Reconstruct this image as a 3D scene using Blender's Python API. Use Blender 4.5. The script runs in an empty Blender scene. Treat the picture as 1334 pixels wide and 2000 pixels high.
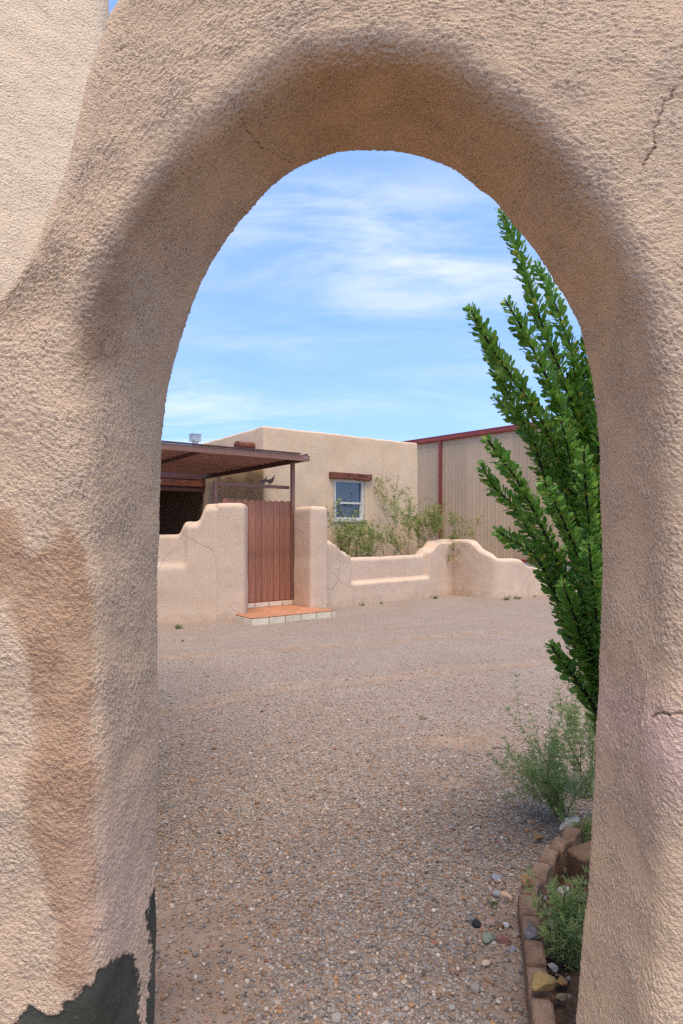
import bpy, bmesh, math, random
import numpy as np
from mathutils import Vector, Matrix

random.seed(7)
rng = np.random.default_rng(11)
scene = bpy.context.scene
col = scene.collection
R = math.radians

# ------------------------------------------------------------------ camera
cd = bpy.data.cameras.new('camera')
cam = bpy.data.objects.new('camera', cd)
col.objects.link(cam)
cam.location = (0, 0, 1.5)
cam.rotation_euler = (R(90), 0, 0)
cd.sensor_fit = 'VERTICAL'
cd.sensor_height = 36.0
cd.lens = 21.6
cd.shift_y = 0.02
cd.clip_start = 0.02
cd.clip_end = 2000
scene.camera = cam

# ------------------------------------------------------------------ light
SUN_DIR = Vector((0.05, -0.34, 0.93)).normalized()      # towards the sun
sun_el = math.asin(SUN_DIR.z)
sun_az = math.atan2(SUN_DIR.x, SUN_DIR.y)
ld = bpy.data.lights.new('sun', 'SUN')
ld.energy = 2.35
ld.angle = R(34)
ld.color = (1.0, 0.86, 0.68)
sun = bpy.data.objects.new('sun', ld)
col.objects.link(sun)
sun.rotation_euler = SUN_DIR.to_track_quat('Z', 'Y').to_euler()
sun.location = (0, -5, 12)

world = bpy.data.worlds.new('World')
scene.world = world
world.use_nodes = True
wt = world.node_tree
wt.nodes.clear()

scene.view_settings.view_transform = 'Standard'
scene.view_settings.look = 'None'
scene.view_settings.gamma = 1.0
scene.view_settings.exposure = 0.78
scene.view_settings.use_curve_mapping = False
scene.render.engine = 'CYCLES'
scene.cycles.use_denoising = False
scene.cycles.max_bounces = 5
scene.cycles.diffuse_bounces = 3
scene.cycles.adaptive_threshold = 0.018
scene.cycles.use_light_tree = False
world.cycles.sampling_method = 'MANUAL'
world.cycles.sample_map_resolution = 512
scene.cycles.transparent_max_bounces = 6


def node(t, kind, **kw):
    n = t.nodes.new(kind)
    for k, v in kw.items():
        if k.startswith('i_'):
            key = k[2:]
            key = int(key) if key.isdigit() else key.replace('_', ' ')
            n.inputs[key].default_value = v
        else:
            setattr(n, k, v)
    return n


def link(t, a, b):
    t.links.new(a, b)


CLOUD_LOC = (2.0, 9.45, 0)


def build_world():
    t = wt
    out = node(t, 'ShaderNodeOutputWorld')
    bg = node(t, 'ShaderNodeBackground', i_Strength=0.15)
    sky = node(t, 'ShaderNodeTexSky', sky_type='NISHITA')
    sky.sun_disc = False
    sky.sun_elevation = sun_el
    sky.sun_rotation = sun_az
    sky.altitude = 1200
    sky.air_density = 1.0
    sky.dust_density = 0.5
    sky.ozone_density = 0.6
    tc = node(t, 'ShaderNodeTexCoord')
    sep = node(t, 'ShaderNodeSeparateXYZ')
    link(t, tc.outputs['Generated'], sep.inputs[0])
    za = node(t, 'ShaderNodeMath', operation='ADD', i_1=0.36)
    link(t, sep.outputs['Z'], za.inputs[0])
    zm = node(t, 'ShaderNodeMath', operation='MAXIMUM', i_1=0.02)
    link(t, za.outputs[0], zm.inputs[0])
    dx = node(t, 'ShaderNodeMath', operation='DIVIDE')
    dy = node(t, 'ShaderNodeMath', operation='DIVIDE')
    link(t, sep.outputs['X'], dx.inputs[0]); link(t, zm.outputs[0], dx.inputs[1])
    link(t, sep.outputs['Y'], dy.inputs[0]); link(t, zm.outputs[0], dy.inputs[1])
    cmb = node(t, 'ShaderNodeCombineXYZ')
    link(t, dx.outputs[0], cmb.inputs['X']); link(t, dy.outputs[0], cmb.inputs['Y'])
    # cirrus sheets drawn out by the wind
    mp = node(t, 'ShaderNodeMapping')
    mp.inputs['Rotation'].default_value = (0, 0, R(-16))
    mp.inputs['Scale'].default_value = (0.85, 2.2, 1)
    mp.inputs['Location'].default_value = CLOUD_LOC
    link(t, cmb.outputs[0], mp.inputs[0])
    n1 = node(t, 'ShaderNodeTexNoise', i_Scale=0.85, i_Detail=3.0, i_Roughness=0.5)
    link(t, mp.outputs[0], n1.inputs['Vector'])
    mp2 = node(t, 'ShaderNodeMapping')
    mp2.inputs['Rotation'].default_value = (0, 0, R(-20))
    mp2.inputs['Scale'].default_value = (1.3, 4.4, 1)
    link(t, cmb.outputs[0], mp2.inputs[0])
    n2 = node(t, 'ShaderNodeTexNoise', i_Scale=1.5, i_Detail=8.0, i_Roughness=0.62, i_Distortion=0.5)
    link(t, mp2.outputs[0], n2.inputs['Vector'])
    r1 = node(t, 'ShaderNodeMapRange', interpolation_type='SMOOTHSTEP', i_1=0.48, i_2=0.74)
    link(t, n1.outputs['Fac'], r1.inputs[0])
    r2 = node(t, 'ShaderNodeMapRange', interpolation_type='SMOOTHSTEP', i_1=0.36, i_2=0.74)
    link(t, n2.outputs['Fac'], r2.inputs[0])
    m1 = node(t, 'ShaderNodeMath', operation='MULTIPLY')
    link(t, r1.outputs[0], m1.inputs[0]); link(t, r2.outputs[0], m1.inputs[1])
    r3 = node(t, 'ShaderNodeMath', operation='MULTIPLY', i_1=0.24)
    link(t, r2.outputs[0], r3.inputs[0])
    ad = node(t, 'ShaderNodeMath', operation='ADD', use_clamp=True)
    link(t, m1.outputs[0], ad.inputs[0]); link(t, r3.outputs[0], ad.inputs[1])
    fac = node(t, 'ShaderNodeMath', operation='MULTIPLY', i_1=0.88, use_clamp=True)
    link(t, ad.outputs[0], fac.inputs[0])
    mx = node(t, 'ShaderNodeMix', data_type='RGBA')
    link(t, fac.outputs[0], mx.inputs[0])
    # the clear desert air keeps its blue almost down to the horizon
    zl = node(t, 'ShaderNodeMath', operation='MULTIPLY_ADD', i_1=0.74, i_2=0.26)
    link(t, sep.outputs['Z'], zl.inputs[0])
    sv = node(t, 'ShaderNodeCombineXYZ')
    link(t, sep.outputs['X'], sv.inputs['X']); link(t, sep.outputs['Y'], sv.inputs['Y']); link(t, zl.outputs[0], sv.inputs['Z'])
    link(t, sv.outputs[0], sky.inputs[0])
    hs = node(t, 'ShaderNodeHueSaturation', i_Saturation=1.08, i_Value=1.60, i_Hue=0.502)
    link(t, sky.outputs[0], hs.inputs['Color'])
    link(t, hs.outputs[0], mx.inputs[6])
    mx.inputs[7].default_value = (4.6, 4.6, 4.7, 1)
    link(t, mx.outputs[2], bg.inputs['Color'])
    link(t, bg.outputs[0], out.inputs['Surface'])
    return sky, bg, hs, mx


SKY, BG, SKY_HS, SKY_MX = build_world()

# ------------------------------------------------------------------ helpers
F = 1200.0


def at(px, py, depth):
    """a point of the place from its bearing in the photograph and its distance"""
    return Vector(((px - 667.0) / F * depth, depth, 1.5 + (1040.0 - py) / F * depth))


def on_ground(px, py, z=0.0):
    return at(px, py, F * (1.5 - z) / (py - 1040.0))


def tag(o, label=None, cat=None, group=None, kind=None):
    if label: o['label'] = label
    if cat: o['category'] = cat
    if group: o['group'] = group
    if kind: o['kind'] = kind
    return o


def empty(name, loc=(0, 0, 0), rz=0.0):
    o = bpy.data.objects.new(name, None)
    o.empty_display_size = 0.1
    col.objects.link(o)
    o.location = loc
    o.rotation_euler = (0, 0, rz)
    return o


def obj(name, me, m=None, parent=None, loc=None, rz=None):
    o = bpy.data.objects.new(name, me)
    col.objects.link(o)
    if m and not me.materials:
        me.materials.append(m)
    if parent is not None:
        o.parent = parent
    if loc is not None: o.location = loc
    if rz is not None: o.rotation_euler = (0, 0, rz)
    return o


def mesh_np(name, v, f, smooth=True):
    """v (n,3), f (m,k) with constant k"""
    me = bpy.data.meshes.new(name)
    v = np.asarray(v, dtype=np.float32); f = np.asarray(f, dtype=np.int32)
    k = f.shape[1]
    me.vertices.add(len(v)); me.vertices.foreach_set('co', v.ravel())
    me.loops.add(f.size); me.loops.foreach_set('vertex_index', f.ravel())
    me.polygons.add(len(f))
    me.polygons.foreach_set('loop_start', np.arange(len(f), dtype=np.int32) * k)
    me.polygons.foreach_set('loop_total', np.full(len(f), k, dtype=np.int32))
    me.polygons.foreach_set('use_smooth', np.full(len(f), smooth, dtype=bool))
    me.update(calc_edges=True)
    me.validate()
    return me


def attr(me, name, vals):
    a = me.attributes.new(name, 'FLOAT', 'POINT')
    a.data.foreach_set('value', np.asarray(vals, dtype=np.float32))


def attr_col(me, name, vals):
    a = me.attributes.new(name, 'FLOAT_COLOR', 'POINT')
    a.data.foreach_set('color', np.asarray(vals, dtype=np.float32).ravel())


def grid_faces(n, m, closed_m=False):
    i = np.arange(n - 1)[:, None]
    mm = m if closed_m else m - 1
    j = np.arange(mm)[None, :]
    j2 = (j + 1) % m
    a = i * m + j; b = (i + 1) * m + j; c = (i + 1) * m + j2; d = i * m + j2
    return np.stack([a, b, c, d], axis=-1).reshape(-1, 4)


class MB:
    def __init__(self):
        self.v = []; self.f = []; self.M = Matrix.Identity(4)

    def add(self, vs, fs):
        o = len(self.v)
        self.v += [tuple(self.M @ Vector(p)) for p in vs]
        self.f += [tuple(i + o for i in f) for f in fs]

    def box(self, x0, x1, y0, y1, z0, z1):
        self.add([(x0, y0, z0), (x1, y0, z0), (x1, y1, z0), (x0, y1, z0),
                  (x0, y0, z1), (x1, y0, z1), (x1, y1, z1), (x0, y1, z1)],
                 [(3, 2, 1, 0), (4, 5, 6, 7), (0, 1, 5, 4), (1, 2, 6, 5), (2, 3, 7, 6), (3, 0, 4, 7)])

    def prism(self, pts, y0, y1):
        """outline in x,z drawn out along y"""
        n = len(pts)
        self.add([(p[0], y0, p[1]) for p in pts] + [(p[0], y1, p[1]) for p in pts],
                 [tuple(range(n)), tuple(range(2 * n - 1, n - 1, -1))] +
                 [(i, i + n, (i + 1) % n + n, (i + 1) % n) for i in range(n)])

    def tube(self, pts, radii, n=6, cap=True):
        pts = [Vector(p) for p in pts]
        if not isinstance(radii, (list, tuple)): radii = [radii] * len(pts)
        vs = []; fs = []
        up = Vector((0.31, 0.17, 0.93))
        for i, p in enumerate(pts):
            d = (pts[min(i + 1, len(pts) - 1)] - pts[max(i - 1, 0)])
            if d.length < 1e-9: d = Vector((0, 0, 1))
            d.normalize()
            a = d.cross(up)
            if a.length < 1e-3: a = d.cross(Vector((1, 0, 0)))
            a.normalize(); b = d.cross(a)
            for k in range(n):
                an = 2 * math.pi * k / n
                vs.append(p + (a * math.cos(an) + b * math.sin(an)) * radii[i])
        for i in range(len(pts) - 1):
            for k in range(n):
                fs.append((i * n + k, i * n + (k + 1) % n, (i + 1) * n + (k + 1) % n, (i + 1) * n + k))
        if cap:
            fs.append(tuple(range(n - 1, -1, -1)))
            fs.append(tuple((len(pts) - 1) * n + k for k in range(n)))
        self.add(vs, fs)

    def mesh(self, name, smooth=False):
        me = bpy.data.meshes.new(name)
        me.from_pydata(self.v, [], self.f)
        bm = bmesh.new(); bm.from_mesh(me)
        bmesh.ops.recalc_face_normals(bm, faces=bm.faces)
        bm.to_mesh(me); bm.free()
        if smooth:
            me.polygons.foreach_set('use_smooth', [True] * len(me.polygons))
        me.update()
        return me

    def build(self, name, m=None, parent=None, smooth=False, loc=None, rz=None):
        return obj(name, self.mesh(name, smooth), m, parent, loc, rz)


def bevel(o, w=0.005, seg=2):
    bm = bmesh.new(); bm.from_mesh(o.data)
    bmesh.ops.bevel(bm, geom=list(bm.edges), offset=w, segments=seg, affect='EDGES', profile=0.5)
    bm.to_mesh(o.data); bm.free()
    return o


def vnoise(p):
    """value noise at numpy points, 0..1"""
    i = np.floor(p).astype(np.int64); f = p - i
    u = f * f * (3 - 2 * f)
    out = 0
    for dx in (0, 1):
        for dy in (0, 1):
            for dz in (0, 1):
                h = (i[:, 0] + dx) * 374761393 + (i[:, 1] + dy) * 668265263 + (i[:, 2] + dz) * 1274126177
                h = (h ^ (h >> 13)) * 1103515245 & 0x7fffffff
                h = (h ^ (h >> 16)) & 0xffff
                w = (u[:, 0] if dx else 1 - u[:, 0]) * (u[:, 1] if dy else 1 - u[:, 1]) * (u[:, 2] if dz else 1 - u[:, 2])
                out = out + w * (h / 65535.0)
    return out


def wob(p, scale=1.0, seed=0.0):
    """smooth noise for numpy points, about -1..1"""
    q = np.asarray(p, float) * scale + np.array([seed * 7.13 + 100.5, seed * 3.77 + 200.5, seed * 5.31 + 300.5])
    return (vnoise(q) - .5) * 1.7 + (vnoise(q * 2.03 + 11.3) - .5) * .7


def smooth01(x):
    x = np.clip(x, 0, 1)
    return x * x * (3 - 2 * x)


# ------------------------------------------------------------------ materials
def new_mat(name, rough=0.9, spec=0.25):
    m = bpy.data.materials.new(name)
    m.use_nodes = True
    t = m.node_tree
    b = t.nodes['Principled BSDF']
    b.inputs['Roughness'].default_value = rough
    b.inputs['Specular IOR Level'].default_value = spec
    return m, t, b, t.nodes['Material Output']


def ocoord(t, scale=(1, 1, 1)):
    tc = node(t, 'ShaderNodeTexCoord')
    mp = node(t, 'ShaderNodeMapping')
    mp.inputs['Scale'].default_value = scale
    link(t, tc.outputs['Object'], mp.inputs[0])
    return mp.outputs[0]


def noise(t, vec, scale, detail=4.0, rough=0.55, dist=0.0):
    n = node(t, 'ShaderNodeTexNoise', i_Scale=scale, i_Detail=detail, i_Roughness=rough, i_Distortion=dist)
    link(t, vec, n.inputs['Vector'])
    return n.outputs['Fac']


def rng_map(t, val, a, b, lo=0.0, hi=1.0, sm=True):
    r = node(t, 'ShaderNodeMapRange', i_1=a, i_2=b, i_3=lo, i_4=hi)
    if sm: r.interpolation_type = 'SMOOTHSTEP'
    link(t, val, r.inputs[0])
    return r.outputs[0]


def math_(t, op, a, b=None, clamp=False):
    n = node(t, 'ShaderNodeMath', operation=op, use_clamp=clamp)
    for k, x in enumerate((a, b)):
        if x is None: continue
        if isinstance(x, (int, float)): n.inputs[k].default_value = x
        else: link(t, x, n.inputs[k])
    return n.outputs[0]


def mixc(t, fac, a, b, mode='MIX'):
    n = node(t, 'ShaderNodeMix', data_type='RGBA', blend_type=mode)
    if isinstance(fac, (int, float)): n.inputs[0].default_value = fac
    else: link(t, fac, n.inputs[0])
    for k, x in ((6, a), (7, b)):
        if isinstance(x, (tuple, list)): n.inputs[k].default_value = (*x[:3], 1)
        else: link(t, x, n.inputs[k])
    return n.outputs[2]


def getattr_(t, name):
    a = node(t, 'ShaderNodeAttribute', attribute_name=name)
    return a.outputs['Fac'], a.outputs['Color']


def bump(t, b, h, strength=0.5, dist=0.01):
    n = node(t, 'ShaderNodeBump', i_Strength=strength, i_Distance=dist)
    link(t, h, n.inputs['Height'])
    link(t, n.outputs[0], b.inputs['Normal'])
    return n


def stucco_near(name, base, alt, amp=0.0045, stains=False, scale=1.0):
    m, t, b, out = new_mat(name, 0.95, 0.12)
    v = ocoord(t, (1, 1, 1.25))
    lump = noise(t, v, 140 * scale, 2.0, 0.75)
    fine = noise(t, v, 230 * scale, 1.0, 0.6)
    mid = noise(t, v, 8.0, 2.0, 0.6)
    lumpc = rng_map(t, lump, 0.28, 0.72, 0, 1, False)
    rgh = rng_map(t, mid, 0.30, 0.68, 0.5, 1.35)
    h = math_(t, 'MULTIPLY', lumpc, rgh)
    c = mixc(t, rng_map(t, mid, 0.35, 0.68), base, alt)
    # sand grains, and grime in the pits of the plaster, with their shade painted in
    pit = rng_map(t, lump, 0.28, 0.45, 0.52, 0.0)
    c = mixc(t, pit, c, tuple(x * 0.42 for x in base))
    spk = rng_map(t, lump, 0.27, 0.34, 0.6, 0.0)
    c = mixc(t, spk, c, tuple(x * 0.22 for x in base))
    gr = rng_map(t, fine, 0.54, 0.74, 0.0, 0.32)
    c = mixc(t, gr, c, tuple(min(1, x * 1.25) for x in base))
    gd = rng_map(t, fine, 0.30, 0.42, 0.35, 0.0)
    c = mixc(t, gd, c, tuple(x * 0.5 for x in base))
    if stains:
        vd = noise(t, v, 42, 3.0, 0.75)
        vs = noise(t, v, 7, 2.0, 0.6)
        tan, _ = getattr_(t, 'tan_stain')
        d = math_(t, 'ADD', tan, math_(t, 'MULTIPLY', math_(t, 'SUBTRACT', vs, 0.5), 0.075))
        tm = math_(t, 'MULTIPLY', rng_map(t, d, 0.016, -0.016, 0, 0.85), rng_map(t, mid, 0.30, 0.62, 0.75, 1.0))
        c = mixc(t, tm, c, (0.44, 0.255, 0.14))
        br, _ = getattr_(t, 'brown_stain')
        d = math_(t, 'ADD', br, math_(t, 'MULTIPLY', math_(t, 'SUBTRACT', vs, 0.5), 0.10))
        d = math_(t, 'ADD', d, math_(t, 'MULTIPLY', math_(t, 'SUBTRACT', vd, 0.5), 0.08))
        bm_ = rng_map(t, d, 0.036, -0.035, 0, 0.5)
        c = mixc(t, bm_, c, (0.19, 0.095, 0.045))
        so, _ = getattr_(t, 'underside_shade')
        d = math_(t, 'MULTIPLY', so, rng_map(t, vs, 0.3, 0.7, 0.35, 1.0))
        c = mixc(t, d, c, (0.36, 0.215, 0.125))  # brown shade painted on beneath the arch
        pk, _ = getattr_(t, 'pale')
        c = mixc(t, math_(t, 'MULTIPLY', pk, rng_map(t, vs, 0.3, 0.6, 0.3, 0.9)), c, (0.70, 0.47, 0.36))
        ck, _ = getattr_(t, 'crack')
        d = ck
        cm = rng_map(t, d, 0.0026, 0.0005, 0, 0.8)
        c = mixc(t, cm, c, (0.07, 0.035, 0.02))
        h = math_(t, 'SUBTRACT', h, math_(t, 'MULTIPLY', cm, 0.8))
        pt, _ = getattr_(t, 'paint')
        d = math_(t, 'ADD', pt, math_(t, 'MULTIPLY', math_(t, 'SUBTRACT', vd, 0.5), 0.05))
        pm = rng_map(t, d, 0.0025, -0.0025)
        pc = mixc(t, rng_map(t, vs, 0.3, 0.7), (0.050, 0.050, 0.034), (0.085, 0.083, 0.060))
        pc = mixc(t, rng_map(t, vd, 0.55, 0.75, 0, 0.5), pc, (0.16, 0.13, 0.09))
        c = mixc(t, pm, c, pc)
        h = math_(t, 'MULTIPLY', h, math_(t, 'SUBTRACT', 1.0, math_(t, 'MULTIPLY', pm, 0.72)))
        h = math_(t, 'SUBTRACT', h, math_(t, 'MULTIPLY', pm, 0.45))
        fine = math_(t, 'MULTIPLY', fine, math_(t, 'SUBTRACT', 1.0, math_(t, 'MULTIPLY', pm, 0.5)))
        link(t, rng_map(t, pm, 0, 1, 0.95, 0.62), b.inputs['Roughness'])
    link(t, c, b.inputs['Base Color'])
    bh = math_(t, 'ADD', math_(t, 'MULTIPLY', h, 1.0), math_(t, 'MULTIPLY', fine, 0.30))
    bump(t, b, bh, 0.8, 0.0056)
    dn = node(t, 'ShaderNodeDisplacement', i_Midlevel=0.5, i_Scale=amp)
    link(t, h, dn.inputs['Height'])
    link(t, dn.outputs[0], out.inputs['Displacement'])
    m.displacement_method = 'DISPLACEMENT'
    return m


def stucco_far(name, base, alt, stain=(0.50, 0.33, 0.20), crack=True, grime=0.5, streaks=True):
    m, t, b, out = new_mat(name, 0.95, 0.12)
    v = ocoord(t)
    big = noise(t, v, 0.9, 5.0, 0.6)
    mid = noise(t, v, 5.0, 5.0, 0.65)
    fine = noise(t, v, 55.0, 4.0, 0.65)
    c = mixc(t, rng_map(t, big, 0.35, 0.65), base, alt)
    c = mixc(t, rng_map(t, mid, 0.45, 0.72, 0, grime), c, stain)
    if streaks:
        vs = ocoord(t, (7.0, 7.0, 0.55))
        st = noise(t, vs, 1.0, 5.0, 0.65)
        c = mixc(t, rng_map(t, st, 0.52, 0.75, 0, 0.30), c, stain)
    # rain splash has carried dirt up the foot of the wall
    sz = node(t, 'ShaderNodeSeparateXYZ'); link(t, v, sz.inputs[0])
    zz = math_(t, 'ADD', sz.outputs['Z'], math_(t, 'MULTIPLY', math_(t, 'SUBTRACT', mid, 0.5), 0.45))
    c = mixc(t, rng_map(t, zz, 0.22, -0.02, 0, 0.6), c, (0.40, 0.27, 0.18))
    c = mixc(t, rng_map(t, fine, 0.30, 0.48, 0.30, 0), c, tuple(x * 0.55 for x in base))
    h = fine
    if crack:
        dv = node(t, 'ShaderNodeTexNoise', i_Scale=2.5, i_Detail=4.0, i_Roughness=0.6)
        link(t, v, dv.inputs['Vector'])
        sc = node(t, 'ShaderNodeVectorMath', operation='SCALE', i_Scale=0.30)
        link(t, dv.outputs['Color'], sc.inputs[0])
        av = node(t, 'ShaderNodeVectorMath', operation='ADD')
        link(t, v, av.inputs[0]); link(t, sc.outputs[0], av.inputs[1])
        vo = node(t, 'ShaderNodeTexVoronoi', feature='DISTANCE_TO_EDGE', i_Scale=0.75)
        link(t, av.outputs[0], vo.inputs['Vector'])
        gate = rng_map(t, noise(t, v, 1.6, 1.0), 0.50, 0.58)
        cm = math_(t, 'MULTIPLY', rng_map(t, vo.outputs['Distance'], 0.010, 0.003), gate)
        c = mixc(t, math_(t, 'MULTIPLY', cm, 0.28), c, (0.33, 0.19, 0.11))
        h = math_(t, 'SUBTRACT', h, math_(t, 'MULTIPLY', cm, 0.6))
    link(t, c, b.inputs['Base Color'])
    bump(t, b, h, 0.55, 0.012)
    return m


def plain(name, base, rough=0.6, spec=0.3, var=0.25, scale=8.0, bmp=0.0, metal=0.0, stretch=(1, 1, 1), dark=None):
    m, t, b, out = new_mat(name, rough, spec)
    v = ocoord(t, stretch)
    n1 = noise(t, v, scale, 5.0, 0.65)
    oi = node(t, 'ShaderNodeObjectInfo')
    c = mixc(t, rng_map(t, n1, 0.3, 0.7), tuple(x * (1 - var) for x in base), tuple(min(1, x * (1 + var)) for x in base))
    if dark:
        n2 = noise(t, v, scale * 0.45, 4.0, 0.7)
        c = mixc(t, rng_map(t, n2, 0.52, 0.68, 0, 0.8), c, dark)
    hsv = node(t, 'ShaderNodeHueSaturation')
    link(t, math_(t, 'ADD', math_(t, 'MULTIPLY', oi.outputs['Random'], 0.22), 0.89), hsv.inputs['Value'])
    link(t, c, hsv.inputs['Color'])
    link(t, hsv.outputs[0], b.inputs['Base Color'])
    b.inputs['Metallic'].default_value = metal
    if bmp:
        bump(t, b, noise(t, v, scale * 3, 5.0, 0.65), bmp, 0.01)
    return m


def leafmat(name, c1, c2, rough=0.45, trans=0.25, c3=None):
    m, t, b, out = new_mat(name, rough, 0.35)
    g = node(t, 'ShaderNodeNewGeometry')
    c = mixc(t, g.outputs['Random Per Island'], c1, c2)
    if c3:
        c = mixc(t, rng_map(t, g.outputs['Random Per Island'], 0.90, 0.95), c, c3)
    link(t, c, b.inputs['Base Color'])
    tr = node(t, 'ShaderNodeBsdfTranslucent')
    link(t, mixc(t, 0.5, c, (0.12, 0.25, 0.02)), tr.inputs['Color'])
    mx = node(t, 'ShaderNodeMixShader', i_0=trans)
    link(t, b.outputs[0], mx.inputs[1]); link(t, tr.outputs[0], mx.inputs[2])
    link(t, mx.outputs[0], out.inputs['Surface'])
    return m


M = {}
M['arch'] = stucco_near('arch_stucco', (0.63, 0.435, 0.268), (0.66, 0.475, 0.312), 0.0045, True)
M['tower'] = stucco_near('building_stucco', (0.84, 0.625, 0.40), (0.86, 0.655, 0.435), 0.0045, False, 0.75)
M['house'] = stucco_far('house_stucco', (0.66, 0.465, 0.28), (0.69, 0.50, 0.315), (0.57, 0.37, 0.205), False, 0.35)
M['adobe'] = stucco_far('wall_stucco', (0.62, 0.445, 0.30), (0.66, 0.485, 0.335), (0.55, 0.355, 0.21), True, 0.30)
M['redwood'] = plain('gate_wood', (0.34, 0.145, 0.085), 0.7, 0.2, 0.25, 7, 0.25, 0, (3, 3, 0.25), (0.20, 0.10, 0.08))
M['brown_metal'] = plain('brown_painted_metal', (0.26, 0.13, 0.085), 0.55, 0.3, 0.12, 10, 0.0)
M['dark_metal'] = plain('dark_brown_metal', (0.095, 0.042, 0.035), 0.5, 0.4, 0.15, 6)
M['pan_metal'] = plain('painted_roof_pan', (0.26, 0.115, 0.08), 0.45, 0.4, 0.12, 6)
M['rust'] = plain('rusted_steel', (0.13, 0.085, 0.065), 0.7, 0.3, 0.3, 30)
M['beam'] = plain('stained_beam', (0.20, 0.062, 0.032), 0.65, 0.3, 0.35, 9, 0.4, 0, (1, 1, 4), (0.03, 0.018, 0.014))
M['red_trim'] = plain('red_trim', (0.27, 0.045, 0.034), 0.45, 0.4, 0.10, 3)
M['siding'] = plain('tan_siding', (0.46, 0.32, 0.19), 0.5, 0.3, 0.05, 1.2)
M['concrete'] = plain('concrete', (0.38, 0.33, 0.28), 0.9, 0.2, 0.15, 6)
M['porch'] = plain('porch_shade_brown', (0.15, 0.08, 0.045), 0.8, 0.2, 0.2, 4)  # dark brown stands in for the deep shade inside the porch
M['white'] = plain('window_frame_white', (0.58, 0.53, 0.44), 0.5, 0.4, 0.06, 6)
M['galv'] = plain('galvanised', (0.42, 0.43, 0.42), 0.45, 0.5, 0.2, 12, 0, 0.6)
M['terracotta'] = plain('terracotta_tile', (0.46, 0.205, 0.105), 0.7, 0.3, 0.16, 7, 0.2)
M['cream_tile'] = plain('cream_tile', (0.66, 0.545, 0.385), 0.6, 0.3, 0.10, 9, 0.2)
M['grout'] = plain('grout', (0.27, 0.15, 0.09), 0.95, 0.1, 0.2, 20)
M['edging'] = plain('edging_concrete', (0.27, 0.17, 0.11), 0.95, 0.12, 0.22, 26, 1.0, 0, (1, 1, 1), (0.18, 0.11, 0.07))
M['dark_stem'] = plain('dark_stem', (0.055, 0.04, 0.032), 0.9, 0.2, 0.3, 40)
M['twig'] = plain('twig', (0.14, 0.09, 0.055), 0.9, 0.2, 0.3, 40)
M['green_stem'] = plain('green_stem', (0.17, 0.22, 0.075), 0.8, 0.2, 0.25, 40)
M['ocotillo'] = leafmat('ocotillo_leaf', (0.095, 0.26, 0.035), (0.29, 0.50, 0.10), 0.45, 0.36, (0.48, 0.48, 0.10))
M['shrub_leaf'] = leafmat('shrub_leaf', (0.18, 0.23, 0.06), (0.36, 0.38, 0.12), 0.6, 0.35, (0.45, 0.33, 0.08))
M['yellow_leaf'] = leafmat('yellow_leaf', (0.18, 0.22, 0.06), (0.40, 0.36, 0.08), 0.6, 0.35, (0.45, 0.25, 0.07))
M['sage_leaf'] = leafmat('sage_leaf', (0.27, 0.36, 0.11), (0.50, 0.58, 0.24), 0.6, 0.42, (0.58, 0.54, 0.22))
M['weed'] = leafmat('weed_leaf', (0.10, 0.15, 0.04), (0.24, 0.25, 0.10), 0.6, 0.3, (0.40, 0.33, 0.16))
M['interior'] = plain('room_interior', (0.05, 0.055, 0.06), 0.9, 0.1, 0.3, 2)


def glass_mat():
    m, t, b, out = new_mat('window_glass', 0.04, 0.5)
    b.inputs['Base Color'].default_value = (0.045, 0.055, 0.06, 1)
    b.inputs['Coat Weight'].default_value = 1.0
    b.inputs['Coat Roughness'].default_value = 0.02
    v = ocoord(t)
    bump(t, b, noise(t, v, 3.0, 2.0), 0.06, 0.02)
    return m


M['glass'] = glass_mat()


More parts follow.
